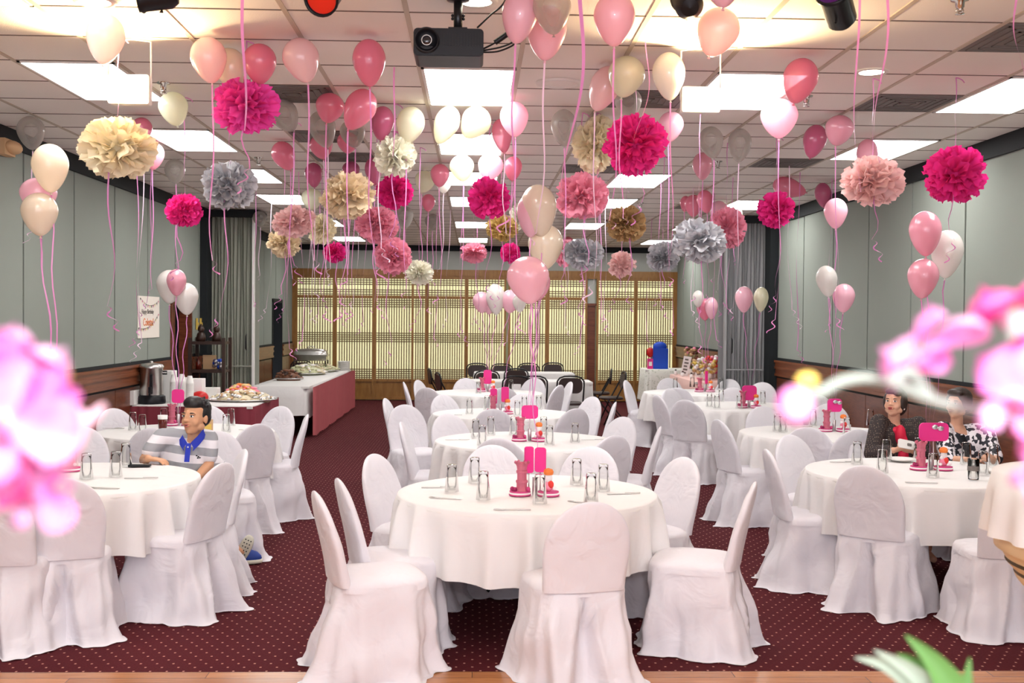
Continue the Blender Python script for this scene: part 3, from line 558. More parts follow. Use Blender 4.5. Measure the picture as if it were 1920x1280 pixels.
centrepiece(1565, 808, 'R2', 'pink centrepiece with a square magenta board on the second right table', [(0, .235, .065, .06, 0)], 1)
centrepiece(1405, 764, 'R3', 'pink centrepiece with a round dark magenta board on the third right table', [(0, .17, .085, .085, 0)], 0)
centrepiece(1322, 734, 'R4', 'pink centrepiece with a narrow red board on the fourth right table', [(.02, .20, .02, .09, 30)])
centrepiece(333, 797, 'L2', 'pink centrepiece with one magenta board left of the head of the boy', [(0, .265, .055, .062, 0)], 2)
centrepiece(112, 882, 'L1', 'silver and pink centrepiece beside the blurred flowers on the front left table', [(-.02, .19, .05, .06, 0)], 3)
# ================================================================ BALLOONS AND POMPOMS
def balloon_profile():
    P = []
    for i in range(23):
        t = PI*i/22; c, s = math.cos(t), math.sin(t)
        z = .43*c if c > 0 else .57*c*(1-.0*s); rr = .5*s*(1 if c > 0 else 1-.26*(-c)**1.2)
        if i == 22: rr = .02
        P.append((max(rr, .002), z))
    return P
q = M(); q.lathe(balloon_profile()[::-1], 32); BME = {k: None for k in BAL}
for k in BAL: BME[k] = q.mesh('balloon_skin', [BAL[k]])
q = M(); q.lathe([(.002, .0), (.028, -.012), (.018, -.03), (.045, -.06), (.040, -.066), (.002, -.05)][::-1], 12); KME = {k: q.mesh('knot', [BAL[k]]) for k in BAL}
def ribbon_path(p, L, sway, curl, rr, n=None, lean=0):
    n = n or max(6, int(L/.07)); pts = []; a0 = rr.uniform(0, 6.3)
    nc = int(curl*26)
    for i in range(n+1):
        s = i/n; pts.append(Vector((p.x+sway*math.sin(2.2*s*PI+a0)*s*.6-sway*math.sin(a0)*0+lean*s*L, p.y+.4*sway*math.cos(3*s+a0)*s, p.z-L*s)))
    e = pts[-1]; dx = rr.choice((-1, 1))
    for i in range(1, nc+1):
        s = i/26; pts.append(e+Vector((dx*(.018*math.sin(9*s)+.05*s), .014*math.cos(9*s)-.014, -.10*s)))
    return pts
def make_balloon(name_k, P_c, w, h, tilt, yaw_, lab, grp, rib=None, ribm='ribbon', cat='balloon'):
    """rib: list of path points or None"""
    Rm = Matrix.Rotation(math.radians(-tilt), 4, 'Y') @ Matrix.Rotation(yaw_, 4, 'Z')
    knot = P_c+(Rm @ Vector((0, 0, -.57*h)))
    r = empty('balloon', knot, 0, lab, cat, grp)
    inst('balloon_skin', BME[name_k], r, P_c-knot, Rm.to_euler(), (w, w, h)); inst('knot', KME[name_k], r, (0, 0, 0), Rm.to_euler(), (w, w, w))
    if rib is not None:
        pts = rib(knot+(Rm @ Vector((0, 0, -.03*w)))); q = M(); q.strip([p-knot for p in pts], .0085, 0, .10); q.obj('ribbon', MT[ribm], r)
    return r, knot
# cx, cy, w, h, colour, tilt (knot towards the right of the picture is positive), ribbon length, where
CB = [
 (198, 67, 70, 92, 'A', -6, 0, 'above the left flood lamp'), (391, 107, 67, 85, 'A', 8, 1.3, 'left of the magenta pompom'), (432, 125, 60, 80, 'C', 12, 0, 'half behind the peach balloon and above the magenta pompom'),
 (487, 115, 62, 75, 'P', 0, 0, 'directly above the magenta pompom'), (564, 108, 68, 84, 'A', 16, 1.7, 'translucent, left of the lone rose one'), (692, 112, 62, 88, 'P', 2, 1.9, 'alone between the red lamp and the projector'),
 (325, 200, 54, 64, 'Y', 12, 0, 'under the left ceiling sprinkler'), (290, 290, 35, 50, 'K', -8, .9, 'small, at the right edge of the big cream pompom'), (266, 240, 38, 45, 'P', 0, 0, 'peeping out above the big cream pompom'), (58, 245, 50, 62, 'S', 5, .6, 'alone at the far left of the ceiling'),
 (328, 318, 38, 46, 'S', 4, .7, 'above the small hot pink pompom on the left'), (532, 214, 58, 56, 'S', 30, 1.1, 'right of the magenta pompom'), (604, 238, 50, 70, 'S', 15, .9, 'in the left cluster below the rose balloons'), (619, 199, 54, 56, 'P', -12, 1.5, 'left of the two touching rose balloons'),
 (676, 201, 62, 76, 'P', -28, 1.6, 'right of the two touching rose balloons'), (717, 227, 44, 64, 'D', -5, .8, 'between the tilted rose balloon and the ivory one'), (770, 230, 53, 70, 'Y', -12, 1.2, 'above the ivory pompom'), (661, 247, 60, 52, 'S', 10, 1.2, 'behind the tilted rose balloon'),
 (602, 272, 44, 46, 'P', 10, .9, 'low, behind the clear balloon of the left cluster'), (652, 265, 40, 40, 'P', 0, .9, 'low, behind the clear balloon under the tilted rose one'), (531, 289, 46, 52, 'P', 25, 1.4, 'small, slanting, left of the cluster'), (588, 325, 33, 46, 'D', 4, 1.1, 'above the big beige pompom, at its left'),
 (658, 318, 37, 36, 'D', 0, 1.0, 'peeping out above the big beige pompom'), (700, 318, 32, 52, 'D', 5, 1.0, 'between the ivory and the beige pompom'), (838, 230, 50, 69, 'Y', -22, 0, 'left of the touching ivory pair below the middle light'), (893, 227, 60, 60, 'Y', -35, 0, 'right of the touching ivory pair below the middle light'),
 (964, 219, 54, 66, 'L', 4, 1.9, 'right of the ivory pair'), (941, 250, 38, 64, 'P', 8, .6, 'behind the pale pink one, right of the ivory pair'), (825, 326, 36, 43, 'P', -3, .9, 'small, left of the lower ivory balloon'), (866, 312, 54, 50, 'Y', 6, 1.2, 'below the second middle light panel'),
 (920, 310, 57, 52, 'L', -12, 0, 'right above the hot pink middle pompom'), (962, 313, 34, 46, 'P', -3, 1.3, 'small, upper right of the hot pink middle pompom'), (797, 338, 44, 42, 'Y', -14, .6, 'pale, left of the small rose one near the middle'), (832, 345, 34, 30, 'W', 0, .7, 'almost hidden below the small rose one near the middle'),
 (803, 378, 26, 33, 'P', 0, 1.0, 'tiny, left of the hot pink middle pompom'), (975, 25, 68, 100, 'L', -8, 1.0, 'partly behind the clear balloon at the top middle'), (1025, 55, 76, 102, 'L', -3, 1.9, 'lower of the two at the top middle'), (1035, 13, 72, 90, 'S', 4, 0, 'at the top middle, in front of the pink ones'),
 (1152, 30, 78, 100, 'L', 0, 2.0, 'alone at the top, right of the cable loops'), (1135, 161, 62, 82, 'A', -22, 1.3, 'left of the glowing ivory one'), (1175, 139, 70, 78, 'Y', -12, .9, 'glowing, above the two big pompoms on the right'), (1254, 137, 62, 90, 'W', 4, 1.6, 'brightly lit, left of the right flood lamp'),
 (1347, 55, 80, 93, 'A', -18, 0, 'large, right of the black spot lamp'), (1356, -38, 76, 92, 'L', 0, 0, 'cut by the top edge above the large peach one'), (1057, 235, 48, 69, 'S', 2, 1.1, 'left of the cream pompom on the right'), (1178, 190, 62, 56, 'S', 10, .5, 'behind the glowing ivory one'),
 (1258, 234, 48, 58, 'L', -8, 1.5, 'at the right edge of the large hot pink pompom'), (1333, 263, 46, 60, 'S', 10, .9, 'left of a matching pair on the right'), (1387, 268, 44, 63, 'S', -2, 1.1, 'right of a matching pair on the right'), (1317, 308, 38, 52, 'K', 2, 1.0, 'below the left one of the clear pair'),
 (1461, 217, 70, 74, 'L', 0, 1.6, 'below the tilted rose one on the right'), (1501, 146, 66, 86, 'P', -14, 0, 'touching the pale pink one by the right sprinkler'), (1528, 261, 44, 64, 'D', -14, 0, 'left of the touching pair near the small downlight'), (1574, 241, 54, 58, 'K', -12, 1.3, 'right of the touching pair near the small downlight'),
 (1626, 288, 40, 64, 'K', 0, 0, 'above the light pink pompom on the right'), (1300, 383, 33, 42, 'P', 0, .8, 'left of the two small ones above the silver pompoms'), (1322, 375, 31, 44, 'P', 10, .8, 'right of the two small ones above the silver pompoms'), (1348, 396, 35, 46, 'L', 5, .7, 'beside the rose pompom on the right'),
 (1476, 351, 60, 40, 'P', 75, 0, 'lying sideways above the right hot pink pompom'), (1543, 363, 31, 48, 'D', 8, 0, 'against the dark band of the right wall'), (585, 371, 40, 40, 'Y', 0, .8, 'faint, left of the big beige pompom'), (757, 404, 36, 42, 'S', 6, .7, 'between the hot pink pompom and the rose one'),
 (811, 414, 30, 30, 'S', 0, .6, 'tiny, far back near the middle lights'), (487, 408, 26, 30, 'S', 5, .6, 'tiny, at the top of the left partition'), (1128, 373, 27, 46, 'L', -5, 1.0, 'at the right edge of the rose middle pompom'), (1285, 380, 20, 30, 'P', -5, .7, 'tiny, leftmost above the silver pompoms'),
 (1065, 458, 24, 34, 'P', 0, .5, 'tiny, behind the silver middle pompom'), (1379, 402, 26, 36, 'Y', 0, .4, 'peeping out behind the rose pompom at the right')]
rr = random.Random(11)
placed = []
for i, (cx, cy, w, h, k, tilt, L, wh) in enumerate(CB):
    d = ray(cx, cy); Y = 7.
    for _ in range(30):
        hh = (h*Y/F)/2; Y = (ZC-.012-hh*(1-.12*abs(tilt)/60)-H)/d.z*d.y
    Y = min(Y, 21.5); P_ = atY(cx, cy, Y); ww, hh = w*Y/F, h*Y/F
    if abs(tilt) > 20: ww, hh = min(ww, hh)*.94, max(ww, hh)*1.08
    if ww > hh: ww = hh*.92
    L = L*min(1.15, max(.75, Y/8.5))
    zb = P_.z-.57*hh-L; low = atY(cx, min(cy+380, 655), Y).z
    if L and zb < low: L = P_.z-.57*hh-low
    c = 'ribbon' if i % 3 else 'white_rib'
    f = (lambda p, L=L: ribbon_path(p, L, .035, rr.uniform(.3, 1.3), rr, lean=rr.uniform(-.03, .03))) if L > .1 else None
    make_balloon(k, P_, ww, hh, tilt, i, f'{BNAME[k]} balloon against the ceiling, {wh}', 'balloons against the ceiling', f, c)
# balloons floating above the tables, tied to the centrepieces
TB = [('L1', 94, 309, 66, 90, 'C', 2, 'top one of the three at the far left'), ('L1', 72, 362, 66, 66, 'L', 0, 'behind the two cream ones at the far left'), ('L1', 74, 396, 66, 80, 'C', 2, 'lowest of the three at the far left'),
 ('L2', 318, 533, 48, 63, 'W', 0, 'left of the trio beside the poster'), ('L2', 331, 526, 36, 50, 'K', 0, 'behind the two white ones beside the poster'), ('L2', 349, 556, 45, 60, 'W', 3, 'right of the trio beside the poster'),
 ('T2', 1010, 388, 68, 98, 'C', 6, 'top one of the middle column of balloons'), ('T2', 1023, 457, 66, 86, 'C', -3, 'second in the middle column of balloons'), ('T1', 990, 519, 80, 90, 'L', 8, 'large, at the bottom of the middle column'), ('T2', 1013, 530, 38, 56, 'K', -3, 'right behind the large pale pink one'), ('T2', 992, 400, 46, 80, 'L', 5, 'behind the top cream one of the middle column'),
 ('T4', 903, 564, 34, 40, 'L', 4, 'left end of the low middle group'), ('T4', 929, 557, 36, 58, 'W', 3, 'middle of the low group before the screens'), ('T4', 917, 568, 24, 38, 'L', 0, 'between the two left ones of the low middle group'), ('T4', 957, 562, 36, 44, 'L', -4, 'right of the white one in the low middle group'), ('T3', 974, 566, 26, 34, 'W', 3, 'small, under the large pale pink one'),
 ('R1', 1735, 432, 60, 86, 'K', 2, 'top one of three near the right wall'), ('R1', 1776, 470, 60, 92, 'W', -4, 'rightmost of three near the right wall'), ('R1', 1731, 517, 58, 76, 'K', -4, 'lowest of three near the right wall'),
 ('R2', 1567, 396, 44, 58, 'L', 0, 'top one of three before the right wall'), ('R2', 1550, 523, 40, 60, 'W', 8, 'middle one of three before the right wall'), ('R2', 1582, 555, 42, 55, 'L', -2, 'lowest of three before the right wall'),
 ('R3', 1395, 558, 34, 50, 'L', 0, 'left one before the grey partition curtain'), ('R3', 1427, 558, 28, 47, 'Y', -2, 'right one before the grey partition curtain'), ('R4', 1334, 575, 25, 42, 'L', 0, 'right of the low pair by the right wall'), ('R4', 1320, 577, 28, 42, 'P', 6, 'left of the low pair by the right wall'), ('R4', 1309, 558, 22, 32, 'W', 0, 'faint, above the low pair by the right wall')]
CP = dict(T1=(1003, 928), T2=(993, 826), T3=(938, 775), T4=(914, 734), R1=(1747, 880), R2=(1565, 808), R3=(1405, 764), R4=(1322, 734), L2=(333, 797), L1=(112, 882))
for i, (t, cx, cy, w, h, k, tilt, wh) in enumerate(TB):
    b = at(*CP[t], .766); Y = b.y+(.10 if i % 2 else -.02); P_ = atY(cx, cy, Y); ww, hh = w*Y/F, h*Y/F
    def f(p, b=b, i=i):
        q2 = Vector((b.x+.01*(i % 3-1), b.y+.02, .88)); n = 14
        return [p.lerp(q2, s/n)+Vector((.012*math.sin(s*1.1+i), 0, 0))*(1 if 0 < s < n else 0) for s in range(n+1)]
    make_balloon(k, P_, ww, hh, tilt, i, f'{BNAME[k]} balloon, {SHORT[t]}, {wh}', 'balloons tied to the tables', f, 'ribbon2' if i % 2 else 'ribbon')
# tissue pompoms
def pom_mesh(k, seed, ny):
    r = random.Random(seed); q = M(); n = ny; ax = Vector((r.uniform(-.4, .4), -1, r.uniform(-.5, .5))).normalized()
    for i in range(n):
        z = 1-2*(i+.5)/n; ph = i*2.39996; s = math.sqrt(1-z*z)
        d = (Vector((s*math.cos(ph), s*math.sin(ph), z))+Vector([r.uniform(-.13, .13) for _ in range(3)])).normalized()
        u = d.cross(Vector((r.uniform(-1, 1), r.uniform(-1, 1), r.uniform(-1, 1)))).normalized(); v = d.cross(u)
        wd_, len_ = r.uniform(.24, .40), r.uniform(.80, 1.13); a0, a1 = r.uniform(0, 6.3), r.uniform(4, 7); bend = r.uniform(-.22, .22); NA, NB = 7, 5; vs = []
        for a in range(NB):
            ra = a/(NB-1)
            for b in range(NA):
                t = 2*b/(NA-1)-1; rad = .16+(len_-.16)*ra
                if a == NB-1: rad += (.055 if b % 2 else -.05)-.10*t*t
                ww = wd_*(.18+.95*ra**.8)
                p = d*rad+u*(t*ww)+v*(.075*math.sin(a1*t+a0)*(.3+ra)+bend*ra*ra+.03*r.uniform(-1, 1)*ra)
                if p.length > 1.10: p = p/p.length*1.10
                vs.append(p)
        q.add(vs, [(a*NA+b, a*NA+b+1, (a+1)*NA+b+1, (a+1)*NA+b) for a in range(NB-1) for b in range(NA-1)], 0, r.random() < .8)
    q.ell((0, 0, 0), (.35, .35, .35), None, 10, 6)
    return q.mesh('tissue_petals', [POM[k]])
PM = [(221, 278, 134, 112, 'C', .40, 'big ragged one at the upper left'), (461, 200, 120, 104, 'M', .36, 'large one at the upper left under the rose balloon'), (346, 395, 66, 62, 'H', .25, 'small one before the left wall'), (430, 349, 100, 88, 'G', .36, 'left one with hanging curls, above the left curtain'),
 (740, 293, 78, 78, 'I', .30, 'below the ivory balloon, left of the middle'), (651, 366, 100, 86, 'T', .38, 'big round one left of the middle'), (740, 360, 68, 64, 'H', .30, 'directly under the ivory pompom'), (706, 420, 78, 68, 'R', .33, 'loose wide one under the big beige pompom'), (551, 415, 78, 58, 'L', .33, 'flat one above the beige pompom at the left'),
 (533, 455, 62, 54, 'T', .30, 'small one at the left near the curtain'), (603, 430, 54, 58, 'C', .30, 'half hidden between the light pink and rose ones'), (628, 473, 42, 38, 'H', .27, 'small far one left of the middle'), (736, 481, 68, 70, 'R', .30, 'round one before the head beam, left of the middle'), (786, 511, 56, 46, 'I', .27, 'low one touching the head beam'),
 (917, 371, 76, 76, 'H', .32, 'middle one under the pale pink balloon'), (940, 428, 62, 50, 'O', .32, 'directly below the middle hot pink one'), (888, 474, 52, 38, 'R', .30, 'small flat one in the middle before the dark band'), (957, 474, 36, 40, 'H', .24, 'small one left of the middle balloon column'), (972, 405, 34, 52, 'I', .24, 'half hidden behind the cream balloons'),
 (1118, 270, 88, 104, 'C', .38, 'behind the large hot pink one at the right of the middle'), (1192, 272, 118, 110, 'H', .38, 'largest, right of the middle near the flood lamp'), (1090, 368, 96, 88, 'R', .38, 'big one right of the middle balloon column'), (1174, 420, 72, 66, 'B', .31, 'right of the middle'), (1093, 475, 76, 60, 'G', .33, 'right of the middle balloon column'),
 (1166, 496, 52, 50, 'L', .27, 'small two-lobed one before the screens'), (1056, 474, 34, 52, 'R', .26, 'behind the silver one beside the balloon column'), (1243, 482, 60, 56, 'G', .30, 'left neighbour of the big right silver one'), (1310, 452, 98, 84, 'G', .38, 'biggest, before the right partition'), (1362, 428, 72, 78, 'R', .33, 'overlapping the biggest silver one'),
 (1455, 393, 68, 68, 'H', .30, 'before the start of the right wall'), (1635, 340, 114, 94, 'L', .38, 'large one at the upper right'), (1790, 328, 112, 106, 'H', .37, 'rightmost, hanging on a long ribbon')]
for i, (cx, cy, w, h, k, size, wh) in enumerate(PM):
    Y = size*F/w; P_ = atY(cx, cy, Y); R2 = h*Y/F/2
    if P_.z+R2 > ZC-.02: s = (ZC-.03-H)/(P_.z+R2-H); Y *= s; P_ = atY(cx, cy, Y); size *= s; R2 *= s
    r = empty('tissue_pompom', P_, 0, f'{PNAME[k]} tissue paper pompom, {wh}', 'pompom', 'tissue paper pompoms')
    inst('tissue_petals', pom_mesh(k, i+20, 105 if w > 60 else 80), r, (0, 0, 0), (R_.uniform(-.2, .2), R_.uniform(-.2, .2), 0), (size/2, size/2, R2))
    q = M(); L = ZC-P_.z; pts = [Vector((.004*math.sin(s*1.4+i), 0, L*(1-s/10)-.004)) for s in range(11)]; q.strip(pts, .0075, 0, .25); 
    q.strip([(0, 0, L-.006), (.015, .002, L-.008), (.04, .004, L-.018), (.055, .006, L-.035)], .007, 0, 0, (0, 0, 1))
    q.obj('hanging_ribbon', MT['ribbon2' if i % 3 == 1 else 'ribbon'], r)
    q = M(); L2 = R_.uniform(.3, .75) if Y > 6 else .5
    if i in (3, 0): L2 = .85
    if i == 24: L2 = .3
    pts = ribbon_path(Vector((R_.uniform(-.04, .04), -.03, -.02)), L2, .06, 1.4, rr); q.strip(pts, .0085, 0, .15, (.8, 0, .2)); q.obj('curled_ribbon_end', MT['ribbon' if i % 2 else 'ribbon2'], r)
# loose ribbons hanging from the ceiling
for i, (x0, y0, Ys, L, wd2, sw, wh) in enumerate([(1085, -60, 5.2, .98, .018, .07, 'wavy, right of the cable loops'), (1662, -40, 5.3, .82, .014, .06, 'broad, right of the purple lamp'), (1612, -40, 5.3, .95, .012, .03, 'straight, left of the small downlight'), (1908, -30, 5.4, .42, .012, .04, 'at the right edge of the picture'), (456, -50, 5.4, .7, .014, .02, 'straight, above the magenta pompom'), (739, 126, 6.9, .55, .010, .01, 'above the ivory pompom'), (1210, 60, 6.2, .6, .006, .06, 'thin bent one above the hot pink pompom')]):
    p = at(x0, max(y0, -200), ZC-.004); q = M(); n = 24
    pts = [Vector((sw*math.sin(s/n*5+i)*(s/n), .0, -L*s/n)) for s in range(n+1)]; q.strip(pts, wd2, 0, .06)
    o = q.obj('loose_ribbon', MT['ribbon'], None); o.location = p; tag(o, f'pink curling ribbon hanging loose from the ceiling, {wh}', 'ribbon', 'loose ribbons')
# bunches of thin ribbon tails that hang free below far balloons
rr = random.Random(5)
tails = [(560, 300, 12), (585, 360, 14), (600, 380, 15), (640, 390, 16), (672, 340, 13), (690, 370, 14), (820, 380, 16), (845, 400, 16), (870, 330, 13), (895, 440, 18), (1060, 450, 18), (1100, 300, 12), (1125, 290, 12), (1135, 400, 15), (1222, 430, 17), (1240, 300, 12.5), (1300, 330, 13), (1340, 330, 13.5), (1375, 300, 12), (1480, 300, 11), (1500, 330, 11.5), (1560, 340, 12), (270, 300, 10), (255, 330, 10.5), (285, 350, 11), (480, 380, 14), (510, 370, 14.5), (545, 380, 15)]
names = ['far left', 'left', 'left of the middle', 'middle', 'right of the middle', 'right', 'far right']
seen = {}
for i, (x, y, Y) in enumerate(sorted(tails)):
    p = atY(x, y, Y); p.z = ZC-.004; L = rr.uniform(1.35, 1.85); q = M()
    pts = [v-p for v in ribbon_path(p, L, .05, rr.uniform(.8, 2.0), rr, lean=rr.uniform(-.04, .04))]; q.strip(pts, .0085, 0, .12)
    o = q.obj('ceiling_ribbon', MT[('ribbon', 'white_rib', 'ribbon2')[i % 3]], None); o.location = p
    z = min(6, int(x/275)); seen[z] = seen.get(z, 0)+1
    tag(o, f'thin {("pink", "pale pink", "mauve")[i % 3]} ribbon hanging from the ceiling, {names[z]}, {["first", "second", "third", "fourth", "fifth", "sixth", "seventh", "eighth", "ninth", "tenth", "eleventh"][seen[z]-1]} there', 'ribbon', 'ribbons hanging from the ceiling')
# ================================================================ CEILING FITTINGS
# projector on a pole
P0 = atY(842, 88, 5.4); S = 5.4/F
r = empty('ceiling_projector', P0, 0, 'black projector hanging from the ceiling on a pole', 'projector')
def rbox(q, x0, x1, y0, y1, z0, z1, rad=.02, mi=0, n=4):
    P = [(a+(x0+x1)/2, b+(z0+z1)/2) for a, b in rrect((x1-x0)/2, (z1-z0)/2, rad, n)]
    q.rings([[(x, y, z) for x, z in P] for y in (y1, y0)], mi, True, (1, 1), sm=False)
w, h = 64*S, 26*S
q = M(); rbox(q, -w, w, -.10, .14, -h, h*.95, .02); rbox(q, -w*.92, w*.92, .0, .13, h*.9, h*1.15, .006); q.obj('housing', MT['black'], r)
q = M(); T_ = Matrix.Translation((-w*.62, -.10, h*.02)) @ Matrix.Rotation(PI/2, 4, 'X'); q.lathe([(.001, .005), (.03, .0), (.048, .012), (.052, .035), (.058, .035), (.060, -.002)], 28, 0, T_); q.lathe([(.001, .022), (.018, .022), (.022, .014)], 20, 1, T_); q.lathe([(.0215, .0235), (.0245, .0235)], 20, 2, T_); q.obj('lens', [MT['black'], MT['lens'], MT['steel']], r)
q = M(); [q.box(-w*.15+k*.0135, -w*.15+k*.0135+.005, -.104, -.1, -h*.25, h*.6) for k in range(14)]; q.obj('vent_grille', MT['blackm'], r)
q = M(); rbox(q, -w*.97, w*.97, -.106, -.1, -h*.95, -h*.35, .01); q.obj('front_cover', MT['black'], r)
q = M(); px = (858-842)*S; q.tube([(px, .03, h*1.1), (px, .03, ZC-P0.z-.001)], .021, 16); q.box(px-.045, px+.045, -.02, .08, h*1.05, h*1.35)
for dz in (.075, .09): 
    for dx in (-.026, .026): q.ell((px+dx, .03, h+dz), (.008, .008, .008), None, 8, 5)
q.lathe([(.055, 0), (.055, -.012), (.02, -.02)], 20, 0, Matrix.Translation((px, .03, ZC-P0.z-.001))); q.obj('mounting_pole', MT['blackm'], r)
def cab(pts, n=24):
    v = [atY(x, y, Y) for x, y, Y in pts]; out = []
    for i in range(len(v)-1):
        p0, p1, p2, p3 = v[max(i-1, 0)], v[i], v[i+1], v[min(i+2, len(v)-1)]
        for k in range(8):
            t = k/8; out.append(.5*((2*p1)+(p2-p0)*t+(2*p0-5*p1+4*p2-p3)*t*t+(3*p1-p0-3*p2+p3)*t**3))
    return out+[v[-1]]
q = M()
for pts in ([(905, 92, 5.45), (925, 82, 5.42), (950, 66, 5.4), (965, 55, 5.38), (972, 20, 5.38), (1000, -60, 5.4)], [(905, 95, 5.47), (940, 88, 5.42), (962, 78, 5.4), (968, 62, 5.38), (985, 30, 5.38), (1004, -55, 5.4)], [(895, 52, 5.5), (920, 28, 5.45), (945, 5, 5.42), (970, -50, 5.42)], [(905, 98, 5.47), (935, 96, 5.42), (966, 82, 5.38), (970, 68, 5.38), (955, 60, 5.4), (940, 70, 5.4)]):
    v = [p-P0 for p in cab(pts)]; q.tube(v, .0045, 6)
v = [p-P0 for p in cab([(928, 80, 5.41), (945, 68, 5.4), (966, 54, 5.39)])]; q.tube(v, .014, 8)
q.obj('cables', MT['black'], r)
# stage lamps, only partly in the picture
def can(px, py, Y, aim, gel, lab, L=.17, R=.055):
    P = atY(px, py, Y); a = Vector(aim).normalized(); r = empty('stage_lamp', P, 0, lab, 'stage lamp'); Q = a.to_track_quat('Z', 'X').to_matrix().to_4x4()
    q = M(); q.lathe([(R*.6, -L/2), (R*.95, -L/2+.03), (R, L/2-.03), (R*1.12, L/2-.02), (R*1.12, L/2), (R*.98, L/2), (R*.95, L/2-.03)], 24, 0, Q); q.lathe([(.001, -L/2-.01), (R*.6, -L/2)], 24, 0, Q); q.obj('barrel', MT['black'], r)
    q = M(); q.lathe([(.001, L/2-.02), (R*.96, L/2-.02)], 24, 0, Q); q.obj('lens', MT[gel], r)
    top = ZC-P.z-.002; q = M(); q.tube([Q @ Vector((R+.006, 0, 0)), Q @ Vector((R+.012, 0, -.01)), Vector((.0, 0, top-.03)), Q @ Vector((-R-.012, 0, -.01)), Q @ Vector((-R-.006, 0, 0))], .006, 6); q.lathe([(.03, top), (.03, top-.03)], 12, 0, cap=(0, 1)); q.obj('yoke', MT['blackm'], r)
can(296, -4, 5.3, (-.85, -.1, -.12), 'lens', 'black stage lamp cut by the top edge above the left balloons', .18, .058)
can(610, -8, 5.3, (-.12, -.85, -.45), 'redgel', 'stage lamp with a red gel cut by the top edge', .17, .072)
can(1290, 4, 5.3, (.05, .85, .55), 'lens', 'black round stage lamp at the top edge left of the large peach balloon', .17, .070)
can(1571, 14, 5.3, (-.40, -.62, .42), 'purgel', 'black stage lamp with a purple lens at the top right', .22, .075)
# flood lamps that wash the ceiling
for x0, y0, x1, y1, lab in ((205, 142, 275, 191, 'glowing square flood lamp before the left light panel'), (1283, 165, 1347, 207, 'glowing square flood lamp before the right light panel')):
    A, B = atY(x0, y0, 6.3), atY(x1, y1, 6.3); c = (A+B)/2; w, h = abs(B.x-A.x)/2, abs(A.z-B.z)/2
    r = empty('flood_lamp', c, 0, lab, 'flood lamp')
    q = M(); rbox(q, -w-.01, w+.01, .004, .07, -h-.01, h+.01, .012); q.tube([(-w-.015, .03, 0), (-w-.015, .03, ZC-c.z-.02), (0, .03, ZC-c.z-.004), (w+.015, .03, ZC-c.z-.02), (w+.015, .03, 0)], .005, 6); q.obj('housing', MT['white'], r)
    q = M(); q.box(-w, w, -.006, .004, -h, h); q.obj('lamp_face', MT['warm'], r)
    ld = bpy.data.lights.new('flood_light', 'SPOT'); ld.energy = 72; ld.color = (1, .72, .38); ld.spot_size = math.radians(140); ld.spot_blend = .7; ld.shadow_soft_size = .06
    lo = bpy.data.objects.new('flood_light', ld); col.objects.link(lo); lo.location = c+Vector((0, -.05, .03)); lo.rotation_euler = Vector((0, .62, -.78)).normalized().to_track_quat('Z', 'Y').to_euler()
# downlights, sprinklers, vents, speaker
for px, py, lab in ((1634, 135, 'small round downlight at the upper right'), (178, 3, 'round downlight cut by the top edge at the left'), (893, 3, 'round downlight at the top edge beside the projector pole')):
    p = at(px, py, ZC-.002); r = empty('downlight', p, 0, lab, 'downlight', 'round downlights'); q = M(); q.lathe([(.075, -.004), (.10, -.006), (.105, 0)], 32); q.obj('trim_ring', MT['frame'], r); q = M(); q.lathe([(.001, -.004), (.076, -.004)], 32); q.obj('lens', MT['down'], r)
p = at(1048, 155, ZC-.002); q = M(); q.lathe([(.105, -.001), (.115, -.012), (.145, -.012), (.152, .0)], 40, 0); q.lathe([(.001, -.003), (.107, -.003)], 40, 1); o = q.obj('ceiling_speaker', [MT['frame'], MT['tile']]); o.location = p; tag(o, 'round white ceiling speaker right of the first middle light', 'speaker')
for px, py, lab in ((307, 155, 'above the ivory balloon on the left'), (1512, 180, 'under the rose balloon on the right'), (1800, -2, 'at the top edge on the right'), (1346, 302, 'below the clear balloon pair'), (1201, 380, 'above the tan brown pompom'), (485, 295, 'above the silver pompom on the left'), (1137, 412, 'left of the tan brown pompom')):
    p = at(px, py, ZC-.001); q = M(); q.lathe([(.045, 0), (.042, -.008), (.022, -.012), (.020, -.04), (.012, -.045), (.010, -.065), (.022, -.068), (.022, -.072), (.001, -.074)], 12); [q.tube([(s*.012, 0, -.04), (s*.018, 0, -.055), (s*.006, 0, -.068)], .003, 5) for s in (-1, 1)]
    o = q.obj('ceiling_sprinkler', MT['chrome']); o.location = p; tag(o, f'chrome fire sprinkler on the ceiling, {lab}', 'sprinkler', 'fire sprinklers')
for px, py, lab in ((540, 178, 'right of the magenta pompom'), (610, 256, 'behind the left balloon cluster'), (660, 293, 'below the left balloon cluster'), (1235, 188, 'behind the brightly lit balloon'), (1085, 317, 'left of the cream and hot pink pompoms'), (1450, 310, 'above the sideways balloon'), (1670, 204, 'under the broad loose ribbon'), (1890, 45, 'at the upper right corner'), (1290, 388, 'far back on the right')):
    p = at(px, py, ZC); kx, ky = math.floor((p.x-GX(0))/T), math.floor((p.y-GY(0))/T); x0, y0 = GX(kx)+.015, GY(ky)+.012; x1, y1 = GX(kx+1)-.015, GY(ky+1)-.012
    q = M(); q.box(x0-(x0+x1)/2, (x1-x0)/2, -(y1-y0)/2, (y1-y0)/2, -.007, -.001, 0)
    for k in range(5): s = .26-.05*k; [q.box(*b, -.012, -.006, 1) for b in ((-s, s, -s, -s+.012), (-s, s, s-.012, s), (-s, -s+.012, -s, s), (s-.012, s, -s, s))]
    o = q.obj('ceiling_vent', [MT['vent'], MT['vent']]); o.location = ((x0+x1)/2, (y0+y1)/2, ZC); tag(o, f'dark grey square air vent in the ceiling, {lab}', 'air vent', 'ceiling air vents')
